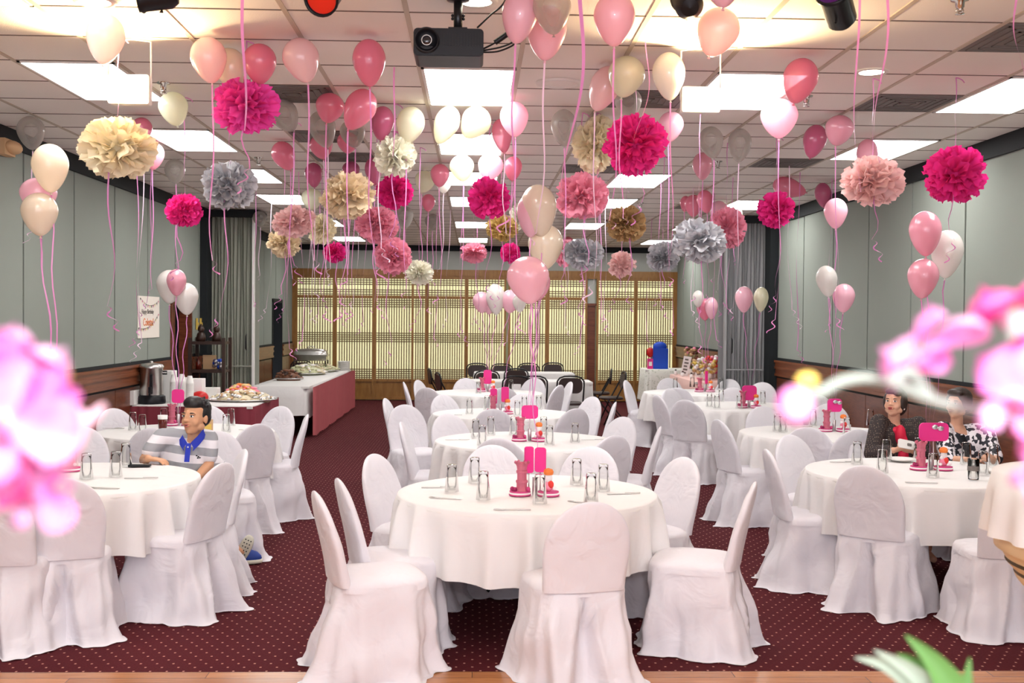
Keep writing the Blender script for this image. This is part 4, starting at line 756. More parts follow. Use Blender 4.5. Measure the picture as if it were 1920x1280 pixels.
# wall fitting, poster, switches
p = atX(8, 277, XL); q = M(); q.box(0, .07, -.16, .05, -.07, .06, 0); q.ell((.08, -.02, -.0), (.06, .13, .055), None, 16, 9); o = q.obj('wall_lamp', MT['tan']); o.location = p; tag(o, 'beige wall fitting under the dark band at the left edge', 'wall lamp')
A, B = atX(262, 560, XL+.03), atX(302, 556, XL+.03); zt = 1.99; zb = 1.50; yc, hw = (A.y+B.y)/2, abs(B.y-A.y)/2
r = empty('birthday_poster', (XL+.004, yc, (zt+zb)/2), 0, 'white birthday poster with bunting on the left wall', 'poster'); hh = (zt-zb)/2
q = M(); q.box(0, .006, -hw, hw, -hh, hh); q.obj('card', MT['poster'], r)
for a0, a1, za, zb2, sag, n in ((-.8, .9, .90, .80, .30, 10), (-.95, .9, -.50, .15, .30, 13)):
    prev = None; q = M()
    for k in range(n+1):
        t = k/n; y = hw*(a0+(a1-a0)*t); z = hh*(za+(zb2-za)*t-sag*4*t*(1-t)); 
        if prev: q.add([(.008, prev[0], prev[1]), (.008, y, z), (.008, y, z+.004), (.008, prev[0], prev[1]+.004)], [(0, 1, 2, 3)], 0)
        prev = (y, z); q.add([(.009, y-.018, z), (.009, y+.018, z), (.009, y, z-.032)], [(0, 1, 2)], (0, 1, 2)[k % 3])
    q.obj('bunting', [MT['black'], MT['rosep'], MT['gold']], r)
def text(s, size, mat_, parent, loc, name):
    c = bpy.data.curves.new(name, 'FONT'); c.body = s; c.size = size; c.extrude = .0008; c.align_x = 'CENTER'; c.materials.append(mat_)
    o = bpy.data.objects.new(name, c); col.objects.link(o); o.parent = parent; o.location = loc; o.rotation_euler = (PI/2, 0, PI/2)
    me = bpy.data.meshes.new_from_object(o.evaluated_get(bpy.context.evaluated_depsgraph_get())); n_ = bpy.data.objects.new('lettering', me); col.objects.link(n_); n_.parent = parent; n_.location = loc; n_.rotation_euler = (PI/2, 0, PI/2)
    bpy.data.objects.remove(o); return n_
text('Happy Birthday', .078, MT['vent'], r, (.009, -.06, .04), 'lettering'); text('Colette!', .125, MT['flame'], r, (.009, -.03, -.10), 'lettering')
for x in (0, 1):
    p = atX(368+x*7, 607, XL+.01); q = M(); q.box(0, .02, -.02, .02, -.08, .08); q.box(.02, .035, -.008, .008, -.02, .02); o = q.obj('brass_switch', MT['gold']); o.location = p; tag(o, f'slim brass wall switch by the dark doorway, the {("left", "right")[x]} one', 'switch', 'brass switches')
# ================================================================ BUFFET, BACK TABLES, SHELF
def pleat_skirt(q, pts, z0, z1, amp=.022, step=.035, mi=0):
    P = []; 
    for (ax, ay), (bx, by) in zip(pts, pts[1:]):
        L = math.hypot(bx-ax, by-ay); n = max(2, int(L/step)*2); nx, ny = (by-ay)/L, -(bx-ax)/L
        for k in range(n): t = k/n; o = amp*(1 if k % 2 else .0)*(0.6+.4*math.sin(k*1.7)); P.append((ax+(bx-ax)*t+nx*o, ay+(by-ay)*t+ny*o))
    P.append(pts[-1]); q.rings([[(x*1.0, y, z) for x, y in P] for z in (z0, (z0+z1)*.5, z1-.03, z1)], mi, False)
def rect_table(x0, x1, y0, y1, lab, drop=.0, cl='cloth', name='banquet_table', z=.75, grp=None, clab=None, dropf=.35):
    c = ((x0+x1)/2, (y0+y1)/2); w, d = (x1-x0)/2, (y1-y0)/2
    r = empty(name, (c[0], c[1], 0), 0, lab, 'table', grp)
    q = M(); q.box(-w, w, -d, d, z-.03, z); q.obj('tabletop', MT['white'], r)
    for sx in (-1, 1):
        for sy in (-1, 1): q = M(); q.tube([(sx*(w-.08), sy*(d-.08), z-.03), (sx*(w-.06), sy*(d-.06), 0)], .016, 8); q.obj('leg', MT['blackm'], r)
    # cloth: top sheet and hanging hem with soft folds
    q = M(); n = 120; rs = []; rr_ = random.Random(int(x0*10)+int(y0))
    ph = rr_.uniform(0, 6)
    for s, zz in ((0, z+.004), (.98, z+.004), (1, z-.004), (1.0, z-dropf*.4), (1.0, z-dropf*.75), (1.0, z-dropf)):
        ring = []; 
        for j in range(n):
            t = 2*PI*j/n; x, y = sup(t, (w+.012)*max(s, .01), (d+.012)*max(s, .01), .22)
            k = max(0, (z-zz-.004)/dropf); f = .022*k*math.sin(13*t+ph)+.014*k*math.sin(23*t); cx_ = abs(math.sin(2*t)); dd = Vector((x, y, 0)).normalized() if s > 0 else Vector((0, 0, 0))
            ring.append((x+dd.x*(f+.03*k), y+dd.y*(f+.03*k), zz-.05*k*cx_**6))
        rs.append(ring)
    q.rings(rs, 0, True, (1, 0)); o = q.obj('tablecloth', MT[cl]); o.location = (c[0], c[1], 0); tag(o, clab or 'white cloth over the '+lab, 'tablecloth')
    return r, o
# long buffet on the left
X0, X1, Ya, Yb = -3.30, -2.36, 16.42, 21.9
r, o = rect_table(X0+.06, X1-.04, Ya, Yb, 'long buffet table with food beside the left wall', name='buffet_table', clab='white cloth hanging over the near end of the long buffet table', dropf=.42)
q = M(); pleat_skirt(q, [(X1-.0, Ya+.10), (X1-.0, Yb+.0)], .03, .735, .06, .085); o = q.obj('table_skirt', MT['skirt']); tag(o, 'pleated dusty pink skirt along the aisle side of the long buffet', 'table skirt')
# chafing dish, plates, food platters
def heap(q, w, d, h, seed, n=60, sz=.03, mi=0, mis=1):
    r = random.Random(seed)
    for k in range(n):
        a, rad = r.uniform(0, 2*PI), math.sqrt(r.random()); x, y = w*rad*math.cos(a), d*rad*math.sin(a); z = h*(1-rad**2)+.01
        Q = Matrix.Rotation(r.uniform(0, 3), 3, 'Z') @ Matrix.Rotation(r.uniform(-.8, .8), 3, 'X'); q.ell((x, y, z), (sz*r.uniform(.8, 1.9), sz*r.uniform(.4, .8), sz*r.uniform(.3, .6)), Q, 7, 5, r.randrange(mi, mi+mis))
    q.ell((0, 0, 0), (w*.96, d*.96, h*.85), None, 20, 8, mi)
def platter(p, w, d, h, food, fl, lab, n=70, dish='foil', sz=.03, cat='platter of food'):
    q = M(); q.lathe([(.001, 0), (.8, 0), (1.02, .022), (1.0, .027), (.8, .006), (.001, .006)], 36, 0, Matrix.Diagonal((w, d, 1, 1))); r = q.obj('food_platter', MT[dish]); r.location = p; tag(r, lab, cat)
    q = M(); heap(q, w*.88, d*.88, h, int(w*999), n, sz, 0, len(food)); c = q.obj(fl, [MT[f] for f in food], r); c.location = (0, 0, .012); c['kind'] = 'stuff'
p = at(541, 711, .77); platter(p, .23, .19, .13, ['meat', 'brown', 'meat'], 'dark_pastries', 'round dish heaped with dark brown food at the near end of the long buffet', sz=.04)
p = at(572, 701, .77); platter((p.x, p.y+.2, p.z), .36, .55, .14, ['greens', 'noodle', 'whitep'], 'mixed_salad', 'oval platter of pale green salad on the long buffet', 90, sz=.045)
p = at(603, 696, .77); platter((p.x-.05, p.y+.25, p.z), .34, .50, .10, ['greens', 'noodle'], 'pale_noodles', 'second oval platter on the long buffet, before the chafing dish', 80, sz=.04)
p = at(605, 688, .765); r = empty('chafing_dish', (p.x, 20.9, .757), 0, 'steel chafing dish with lid at the far end of the long buffet', 'chafing dish')
q = M(); rbox(q, -.30, .30, -.18, .18, .20, .29, .02); rbox(q, -.32, .32, -.2, .2, .285, .31, .008); q.obj('water_pan', MT['chrome'], r)
q = M(); q.rings([[(sup(2*PI*j/32, .31*a, .19*a, .4)[0], sup(2*PI*j/32, .31*a, .19*a, .4)[1], z) for j in range(32)] for a, z in ((1, .31), (.97, .36), (.85, .40), (.4, .42), (.01, .425))], 0, True); q.tube([(-.06, 0, .42), (-.05, 0, .46), (.05, 0, .46), (.06, 0, .42)], .008); q.obj('lid', MT['steel'], r)
q = M()
for x in (-.29, .29):
    for y in (-.17, .17): q.tube([(x, y, 0), (x, y, .27)], .010, 6)
q.tube([(-.29, -.17, .08), (.29, -.17, .08)], .006, 6); q.tube([(-.29, -.17, .08), (-.29, .17, .08)], .006, 6); q.tube([(.29, -.17, .08), (.29, .17, .08)], .006, 6); q.obj('stand', MT['blackm'], r)
for x in (-.14, .14): q = M(); q.lathe([(.04, .0), (.04, .06), (.001, .06)], 12, 0, Matrix.Translation((x, 0, 0))); q.obj('burner', MT['steel'], r)
for i, (px, n) in enumerate(((638, 9),)):
    p = at(640, 693, .76); 
    for k in range(9):
        q = M(); q.lathe([(.001, 0), (.08, 0), (.125, .016), (.122, .019), (.08, .005), (.001, .005)], 28); o = q.obj('dinner_plate', MT['white']) if k == 0 else inst('dinner_plate', pl0.data)
        if k == 0: pl0 = o
        o.location = (p.x+.05, 21.45, .756+.019*k); tag(o, f'white dinner plate in the stack beside the chafing dish, {["lowest", "second from below", "third from below", "fourth from below", "middle", "fourth from the top", "third from the top", "second from the top", "topmost"][k]}', 'plate', 'plates stacked on the long buffet')
# near buffet with urn, cups and fruit
X0, X1, Ya, Yb = -3.84, -2.50, 12.75, 14.30
r = empty('drinks_table', ((X0+X1)/2, (Ya+Yb)/2, 0), 0, 'drinks and fruit table with a maroon skirt beside the left wall', 'table'); w, d = (X1-X0)/2, (Yb-Ya)/2
q = M(); q.box(-w, w, -d, d, .72, .75); q.obj('tabletop', MT['white'], r)
for sx in (-1, 1):
    for sy in (-1, 1): q = M(); q.tube([(sx*(w-.08), sy*(d-.08), .72), (sx*(w-.06), sy*(d-.06), 0)], .016, 8); q.obj('leg', MT['blackm'], r)
q = M(); rs = []
for a, z in ((.01, .756), (1, .756), (1.004, .75), (1.004, .728)): rs.append([(sup(2*PI*j/100, (w+.01)*a, (d+.01)*a, .18)[0], sup(2*PI*j/100, (w+.01)*a, (d+.01)*a, .18)[1], z) for j in range(100)])
q.rings(rs, 0, True, (1, 0)); o = q.obj('tablecloth', MT['cloth']); o.location = r.location; tag(o, 'white cloth on top of the drinks and fruit table', 'tablecloth')
q = M(); pleat_skirt(q, [(-w-.015, -d-.02), (w-.12, -d-.02), (w+.0, -d+.03), (w+.02, -d+.14), (w+.02, d)], .03, .745, .022, .045); o = q.obj('table_skirt', MT['skirtd']); o.location = r.location; tag(o, 'pleated maroon skirt around the drinks and fruit table', 'table skirt')
def onx(px, Y, z=.757): p = atY(px, 700, Y); return Vector((p.x, Y, z))
r = empty('coffee_urn', onx(284, 13.0), 0, 'large steel coffee urn on a black base by the left wall', 'coffee urn')
q = M(); q.lathe([(.001, 0), (.155, 0), (.16, .02), (.155, .085), (.13, .10), (.001, .10)], 36); q.obj('base', MT['black'], r)
q = M(); q.lathe([(.125, .10), (.128, .12), (.128, .40), (.135, .405), (.135, .415), (.125, .42)], 36); q.obj('tank', MT['steel'], r)
q = M(); q.lathe([(.14, .415), (.14, .43), (.11, .455), (.03, .465), (.001, .468)], 36); q.ell((0, 0, .475), (.02, .02, .014)); q.obj('lid', MT['steel'], r)
q = M(); q.box(.02, .05, -.15, -.12, .12, .34); q.tube([(.035, -.14, .14), (.035, -.19, .15), (.035, -.20, .10)], .012); q.box(.02, .05, -.2, -.17, .13, .20); q.obj('spigot', MT['black'], r)
for s in (-1, 1): q = M(); q.tube([(s*.128, 0, .37), (s*.175, 0, .37), (s*.175, 0, .34), (s*.128, 0, .34)], .009); q.obj('handle', MT['black'], r)
q = M(); q.tube([(-.15, -.02, .02), (-.24, -.06, .02), (-.30, -.02, .05), (-.36, .05, .10)], .006); q.obj('cord', MT['black'], r)
r = empty('red_bag', onx(249, 13.35), 0, 'red box shaped dispenser left of the coffee urn', 'dispenser'); q = M(); rbox(q, -.12, .12, -.1, .1, .30, .38, .02); rbox(q, -.09, .09, -.08, .1, .0, .30, .02); q.obj('shell', MT['red'], r); q = M(); q.box(-.08, .08, -.085, -.08, .04, .26); q.obj('front_plate', MT['skirtd'], r)
q = M(); rbox(q, -.10, .10, -.12, .12, 0, .16, .005); o = q.obj('white_carton', MT['white']); o.location = onx(240, 12.85); tag(o, 'small white carton left of the coffee urn base', 'box')
q = M(); rbox(q, -.09, .08, -.12, .12, 0, .36, .005); o = q.obj('white_carton', MT['white']); o.location = onx(314, 13.35); tag(o, 'tall white carton between the urn and the cup stacks', 'box')
cupq = M(); cupq.lathe([(.026, .0), (.044, .085), (.046, .088), (.042, .086), (.024, .002), (.001, .002)], 18, 0, Matrix.Rotation(PI, 4, 'X'))
CUPM = cupq.mesh('foam_cup', [MT['white']])
nst = 0
for s, (px, Y, n, wd_) in enumerate(((326, 13.0, 18, 'front left'), (341, 13.1, 18, 'front middle'), (356, 13.0, 17, 'front right'), (333, 13.5, 14, 'rear left'), (350, 13.5, 14, 'rear right'))):
    b = onx(px, Y)
    for k in range(n):
        o = inst('foam_cup', CUPM, None, (b.x, b.y, b.z+.088+.0145*k)); tag(o, f'white foam cup nested in the {wd_} stack beside the coffee urn, {"topmost" if k == n-1 else "lowest" if k == 0 else "inside the stack"}', 'cup', 'foam cups in upside down stacks')
q = M(); rbox(q, -.055, .10, -.09, .09, 0, .27, .004); o = q.obj('napkin_pile', MT['whitep']); o.location = onx(366, 13.35); tag(o, 'block of white napkins right of the cup stacks', 'napkins')
p = at(447, 752, .77); platter((p.x-.02, p.y+.28, .757), .42, .34, .09, ['noodle', 'foil', 'whitep', 'tan'], 'noodle_heap', 'wide silver platter heaped with pale noodles on the drinks table', 110, sz=.04)
p = at(470, 742, .77); platter((-2.82, 13.75, .757), .27, .30, .16, ['fruit', 'pinkp', 'flame', 'fruit'], 'cut_fruit', 'platter of yellow and pink cut fruit behind the noodles', 90, sz=.035)
q = M(); rbox(q, -.12, .12, -.08, .08, 0, .13, .01); o = q.obj('white_food_box', MT['white']); o.location = onx(392, 13.9); tag(o, 'white takeaway box behind the head of the boy', 'box')
q = M(); q.ell((0, 0, .06), (.10, .08, .07)); o = q.obj('red_bowl', MT['red']); o.location = onx(375, 13.2, .76); tag(o, 'red bowl just above the hair of the boy', 'bowl')
# dark shelf unit by the partition
r = empty('shelf_unit', (-3.60, 15.45, 0), 0, 'dark brown open shelf unit between the doorway and the left curtain', 'shelf'); w, d = .225, .20
for sx in (-1, 1):
    for sy in (-1, 1): q = M(); q.box(sx*w-.022, sx*w+.022, sy*d-.022, sy*d+.022, 0, 1.47); q.obj('post', MT['brown'], r)
for z in (.12, .62, 1.02, 1.40): q = M(); q.box(-w, w, -d, d, z-.02, z+.02); q.obj('shelf_board', MT['brown'], r)
for x, c, lab in ((-3.71, 'brown', 'dark round headed figure on top of the shelf unit, the left one'), (-3.50, 'brown', 'dark round headed figure on top of the shelf unit, the right one')):
    q = M(); q.lathe([(.001, 0), (.06, 0), (.065, .05), (.05, .11), (.02, .13)], 14); q.ell((0, 0, .165), (.045, .045, .05)); q.lathe([(.03, .19), (.012, .23), (.001, .24)], 10); o = q.obj('figurine', [MT['brown']]); o.location = (x, 15.38, 1.42); tag(o, lab, 'figurine', 'figures on the shelf unit')
q = M(); q.box(-.09, .09, -.01, .01, 0, .19); o = q.obj('wooden_board', MT['tan']); o.location = (-3.62, 15.5, 1.04); tag(o, 'brown wooden board standing on the middle shelf', 'board')
q = M(); q.lathe([(.001, 0), (.035, 0), (.035, .09), (.012, .12), (.012, .16), (.018, .165)], 14); o = q.obj('glass_bottle', MT['amber']); o.location = (-3.74, 15.36, 1.04); tag(o, 'small amber bottle on the middle shelf', 'bottle')
q = M(); rq = random.Random(3); [q.ell((rq.uniform(-.06, .06), rq.uniform(-.04, .04), rq.uniform(.03, .13)), (.028, .028, .028), None, 8, 6, k % 2) for k in range(14)]; o = q.obj('bead_ornament', [MT['silver'], MT['blue']]); o.location = (-3.48, 15.38, 1.035); tag(o, 'silver and blue beaded ornament on the middle shelf', 'ornament')
# tables with dark folding chairs at the back
rect_table(-.05, 1.90, 18.0, 18.8, 'long white table with dark folding chairs, the nearer one at the back', clab='white cloth over the nearer long table at the back', dropf=.5)
rect_table(.0, 1.85, 20.7, 21.5, 'long white table with dark folding chairs, the farther one at the back', clab='white cloth over the farther long table at the back', dropf=.5)
rect_table(3.30, 4.22, 21.6, 22.4, 'small table with a lace cloth at the far right', cl='lav', clab='greenish white lace cloth hanging low on the far right table', dropf=.6, z=.80)
rect_table(3.62, 4.22, 18.3, 20.9, 'gift table with flowers and photographs along the right wall', cl='pinkc', clab='pale pink cloth over the gift table along the right wall', dropf=.5)
def fchair(x, y, a, lab, seat=True):
    r = empty('folding_chair', (x, y, 0), math.radians(a), lab, 'chair', 'dark folding chairs at the back tables')
    q = M(); P = [(-.21, -.26+.0, .0), (-.21, -.14, .45), (-.21, -.20, .72)]
    arch = [(-.21, -.205, .74), (-.205, -.21, .80), (-.17, -.218, .85), (-.10, -.222, .875), (0, -.223, .88), (.10, -.222, .875), (.17, -.218, .85), (.205, -.21, .80), (.21, -.205, .74)]
    q.tube([(-.21, .16, 0)]+[(-.21, -.02, .40)]+arch+[(.21, -.02, .40)]+[(.21, .16, 0)], .013, 8); q.obj('frame', MT['blackm'], r)
    q = M(); P2 = rrect(.185, .12, .09, 5); q.rings([[(u, yy-.04*(v/.12)*.3-.20, .73+v) for u, v in P2] for yy in (-.018, .012)], 0, True, (1, 1), sm=False); q.obj('back_panel', MT['blackfab'], r)
    q = M(); q.rings([[(sup(2*PI*j/28, a_*.2, a_*.19, .5)[0], sup(2*PI*j/28, a_*.2, a_*.19, .5)[1], z) for j in range(28)] for a_, z in ((.9, .42), (1, .43), (1, .45), (.9, .465))], 0, True, (1, 1)); q.obj('seat', MT['blackfab'], r)
    if 'white tag' in lab: q = M(); rbox(q, -.07, .07, -.265, -.250, .66, .76, .01); q.obj('paper_tag', MT['whitep'], r)
    for s in (-1, 1): q = M(); q.tube([(s*.195, .10, .43), (s*.195, -.24, 0)], .011, 6); q.obj('rear_leg', MT['blackm'], r)
FC = [(895, 682, 180, 'far side, left end'), (941, 683, 180, 'far side, second from the left'), (991, 682, 180, 'far side, third from the left'), (1037, 681, 180, 'far side, right end'), (913, 696, 0, 'behind the fourth middle centrepiece'), (968, 692, 0, 'between the two long tables, middle'),
 (968, 706, 0, 'with a white tag on its back'), (1001, 706, 0, 'right of the one with the tag'), (1070, 706, 0, 'its back to the viewer, right front corner'), (828, 692, -80, 'turned sideways at the left end'), (845, 700, -75, 'second one turned sideways at the left end'), (1124, 692, 85, 'leaning sideways at the right end, reddish'), (1146, 698, 95, 'edge-on at the right end before the screens')]
for px, py, a, w in FC:
    p = at(px, py, .87); y = min(p.y, 23.3); fchair(p.x+(y-p.y)*.0, y+.2*math.cos(math.radians(a)), a, f'dark brown folding chair at the back tables, {w}')
fchair(-3.55, 22.9, 20, 'dark folding chair beyond the long buffet near the far left corner')
# gifts
q = M(); rbox(q, -.15, .15, -.09, .09, 0, .40, .008); r = q.obj('gift_bag', MT['blue']); r.location = (3.62, 21.9, .806); tag(r, 'bright blue gift bag on the lace covered table', 'gift bag')
q = M(); q.ell((0, 0, .43), (.14, .07, .10), None, 12, 8); q.obj('tissue', MT['blue'], r)
q = M(); rbox(q, -.05, .05, -.05, .05, 0, .20, .006); q.ell((0, 0, .32), (.075, .06, .10), None, 10, 7, 1); q.box(-.03, .03, -.052, -.05, .06, .14, 2); r = q.obj('gift_box', [MT['magenta'], MT['red'], MT['whitep']]); r.location = (3.42, 21.85, .806); tag(r, 'small pink and red wrapped gift left of the blue bag', 'gift')
def bouquet(x, y, z, w, h, mats, lab, n=46, seed=1):
    r = empty('flower_arrangement', (x, y, z), 0, lab, 'flowers'); q = M(); q.lathe([(.001, 0), (.05, 0), (.065, .10), (.055, .11)], 14); q.obj('vase', MT['white'], r)
    q = M(); rq = random.Random(seed)
    for k in range(n):
        a, b = rq.uniform(0, 6.3), rq.uniform(0, 1); p = Vector((w*math.cos(a)*math.sqrt(b), .12*math.sin(a), .12+h*rq.random())); q.ell(p, (.034, .034, .030), None, 8, 5, rq.randrange(len(mats)))
    q.obj('blossoms', [MT[m_] for m_ in mats], r)['kind'] = 'stuff'
    q = M(); [q.tube([(0, 0, .08), (rq.uniform(-w, w)*.8, rq.uniform(-.1, .1), .1+h*.8)], .004, 5) for _ in range(10)]; q.obj('stems', MT['green'], r)
bouquet(4.00, 20.6, .757, .13, .38, ['pinkp', 'tan', 'meat'], 'pink and brown dried flowers behind the white photo board', seed=2)
bouquet(3.86, 18.8, .757, .20, .24, ['gold', 'fruit', 'tan', 'whitep'], 'gold and cream flowers at the near end of the gift table', 60, 3)
bouquet(4.06, 19.2, .757, .16, .26, ['pinkp', 'rosep', 'redp', 'whitep'], 'pink and red flowers beside the grey partition curtain', 60, 4)
for x, y, w, h, t, lab in ((3.78, 20.2, .07, .36, -.15, 'tall leaning white photo board on the gift table'), (4.0, 19.9, .07, .28, .1, 'white photo card above the gold flowers'), (4.13, 19.6, .09, .26, .05, 'white photo card against the wall near the curtain')):
    q = M(); T_ = Matrix.Rotation(.2, 4, 'X') @ Matrix.Rotation(-t, 4, 'Y'); q.box(-w, w, -.006, .006, 0, h, 0, T_)
    for k in range(5): q.box(-w*.6, w*.5*(1 if k % 2 else .6), -.009, -.006, h*(.12+.17*k), h*(.12+.17*k)+.03, 1, T_)
    o = q.obj('photo_card', [MT['whitep'], MT['vent']]); o.location = (x, y, .758); tag(o, lab, 'card')
for i, (x, y) in enumerate(((3.70, 20.6), (3.72, 20.0), (3.76, 19.4))):
    q = M(); q.lathe([(.001, 0), (.025, 0), (.03, .05), (.012, .07), (.001, .08)], 12, 0); q.ell((0, 0, .085), (.02, .02, .015), None, 8, 5, 1); o = q.obj('favour_cup', [MT['whitep'], MT['brown']]); o.location = (x, y, .757); tag(o, f'little white favour with a dark top on the pale pink cloth, the {("far", "middle", "near")[i]} one', 'party favour', 'favours on the gift table')
# ================================================================ CREAM ROUND STAND (right edge)
cx, cy = 2.55, 4.15; r = empty('round_stand', (cx, cy, 0), 0, 'cream round wooden stand with dark grooves at the right edge', 'stand')
q = M(); q.lathe([(.001, .0), (.30, .0), (.30, .03), (.10, .06), (.09, .70), (.001, .70)], 40, 0); q.obj('pedestal', MT['cream'], r)
q = M(); q.lathe([(.09, .74), (.44, .755), (.46, .78), (.468, .80)], 64, 0); q.lathe([(.468, .80), (.462, .802), (.462, .812), (.472, .815)], 64, 1); q.lathe([(.472, .815), (.50, .845)], 64, 0); q.lathe([(.50, .845), (.492, .848), (.492, .858), (.502, .86)], 64, 1); q.lathe([(.502, .86), (.515, .885), (.54, .90), (.545, .97), (.545, 1.18), (.001, 1.19)], 64, 0); q.obj('drum', [MT['cream'], MT['creamg']], r)
q = M(); n = 160; rs = []
for a, z in ((.01, 1.195), (.5, 1.194), (.550, 1.188), (.565, 1.10), (.575, 1.02), (.580, .955)):
    rs.append([((a+(.018*(1.19-z)/.24)*math.sin(19*2*PI*j/n))*math.cos(2*PI*j/n), (a+(.018*(1.19-z)/.24)*math.sin(19*2*PI*j/n))*math.sin(2*PI*j/n), z) for j in range(n)])
q.rings(rs, 0, True, (1, 0)); o = q.obj('tablecloth', MT['cloth']); o.location = (cx, cy, 0); tag(o, 'white cloth over the cream round stand at the right edge', 'tablecloth')
# ================================================================ PEOPLE
def fuse(q, name, mats, parent, origin, voxel=.006, smooth=4, fac=.5, colour=None):
    """grow one continuous surface from overlapping closed shapes"""
    o = q.obj(name, mats, None, origin); o.location = (0, 0, 0)
    a = o.modifiers.new('r', 'REMESH'); a.mode = 'VOXEL'; a.voxel_size = voxel; a.use_smooth_shade = True
    b = o.modifiers.new('s', 'SMOOTH'); b.iterations = smooth; b.factor = fac
    dg = bpy.context.evaluated_depsgraph_get(); me = bpy.data.meshes.new_from_object(o.evaluated_get(dg)); o.modifiers.clear(); o.data = me; me.name = name
    if not me.materials: me.materials.append(mats[0] if isinstance(mats, list) else mats)
    me.polygons.foreach_set('use_smooth', [True]*len(me.polygons))
    if parent: o.parent = parent
    else: o.location = origin
    return o
def limb(q, pts, rs, n=14):
    P = []; Rr = []
    pts = [Vector(p) for p in pts]
    for i in range(len(pts)-1):
        for k in range(5): t = k/5; P.append(pts[i].lerp(pts[i+1], t)); Rr.append(rs[i]*(1-t)+rs[i+1]*t)
    P.append(pts[-1]); Rr.append(rs[-1]); q.tube(P, Rr, n)
    for p, r in zip(pts, rs): q.ell(p, (r, r, r), None, 12, 8)
def hand(q, wrist, dirn, up, side, curl=.7, s=1.0):
    d = Vector(dirn).normalized(); u = Vector(up).normalized(); u = (u-d*u.dot(d)).normalized(); x = d.cross(u)*side
    w = Vector(wrist); Rm = Matrix((x, d, u)).transposed()
    q.ell(w+d*.045*s, (.038*s, .052*s, .016*s), Rm, 14, 8)
    q.ell(w+d*.012*s, (.027*s, .03*s, .019*s), Rm, 12, 8)
    for i, (off, L) in enumerate(((-.030, .066), (-.0105, .078), (.0095, .073), (.029, .056))):
        p = w+d*.082*s+x*off*s; a = curl*.35; pts = [p-d*.02*s, p]; l = L*s
        for k, f in enumerate((.45, .32, .25)):
            dd = d*math.cos(a)-u*math.sin(a); p = p+dd*l*f; pts.append(p); a += curl*.75
        limb(q, pts, [.0095*s, .0092*s, .0085*s, .008*s, .0068*s], 10)
    p = w+d*.025*s-x*.030*s; dd = (d*.75-x*.6-u*.25).normalized(); limb(q, [p, p+dd*.034*s, p+dd*.034*s+(d*.9-x*.1-u*.4).normalized()*.03*s], [.013*s, .0105*s, .0085*s], 10)
def head_parts(q, c, Rm, s=1.0, female=False):
    def e(o, r, Rx=None): q.ell(c+Rm @ (Vector(o)*s), tuple(v*s for v in r), Rm if Rx is None else Rm @ Rx, 20, 14)
    e((0, -.018, .035), (.074, .092, .082)); e((0, .020, -.010), (.064, .068, .088)); e((0, .030, -.062), (.046, .050, .048)); e((0, .062, -.088), (.020, .018, .018))
    for x in (-1, 1): e((x*.036, .050, -.028), (.026, .026, .028)); e((x*.047, .005, -.058), (.022, .034, .026)); e((x*.074, -.012, -.010), (.010, .018, .030)); e((x*.030, .070, .026), (.024, .012, .009))
    e((0, .080, .028), (.011, .014, .022)); e((0, .089, .002), (.011, .017, .022)); e((0, .100, -.016), (.014, .014, .012))
    for x in (-1, 1): e((x*.012, .092, -.020), (.009, .010, .008))
    e((0, .083, -.046), (.026, .013, .014)); 
def face_bits(par, org, c, Rm, s, lipm, browm, open_=.003):
    L = lambda o: c+Rm @ (Vector(o)*s)-org
    for x in (-1, 1):
        q = M(); q.ell(L((x*.030, .0765, .010)), (.0150*s, .009*s, .0080*s), Rm, 12, 8, 0); q.ell(L((x*.029-.004, .0835, .010)), (.0062*s, .004*s, .0064*s), Rm, 10, 6, 1)
        q.tube([L((x*.030+t*.015, .083-abs(t)*.006, .0165-t*t*.003)) for t in (-1, -.5, 0, .5, 1)], .0018*s, 6, 1); q.obj('eye', [MT['eyew'], MT['iris']], par)
        q = M(); q.tube([L((x*.030+t*.019, .083-abs(t)*.009-.002*(t*x > 0), .031-t*t*.003+.001*t*x)) for t in (-1, -.5, 0, .5, 1)], [.002*s, .0034*s, .0038*s, .0034*s, .0016*s], 6, 0); q.obj('eyebrow', browm, par)
    q = M()
    q.tube([L((t*.026, .0955-t*t*.014, -.041-abs(t)*.002-.0012*(t == 0))) for t in (-1, -.5, 0, .5, 1)], [.0012*s, .0034*s, .0038*s, .0034*s, .0012*s], 8, 0)
    q.tube([L((t*.022, .0945-t*t*.012, -.051-open_+abs(t)*.003)) for t in (-1, -.5, 0, .5, 1)], [.0015*s, .0045*s, .0056*s, .0045*s, .0015*s], 8, 0)
    if open_ > .003: q.ell(L((0, .092, -.0465)), (.014*s, .004*s, .003*s+open_*.6), Rm, 10, 6, 1)
    q.obj('lips', [lipm, MT['iris']], par)
def headR(yaw_deg, tilt=0, roll=0):    # face direction: 0 looks away (+Y), 180 looks at the camera
    return (Matrix.Rotation(math.radians(yaw_deg), 3, 'Z') @ Matrix.Rotation(math.radians(tilt), 3, 'X') @ Matrix.Rotation(math.radians(roll), 3, 'Y'))
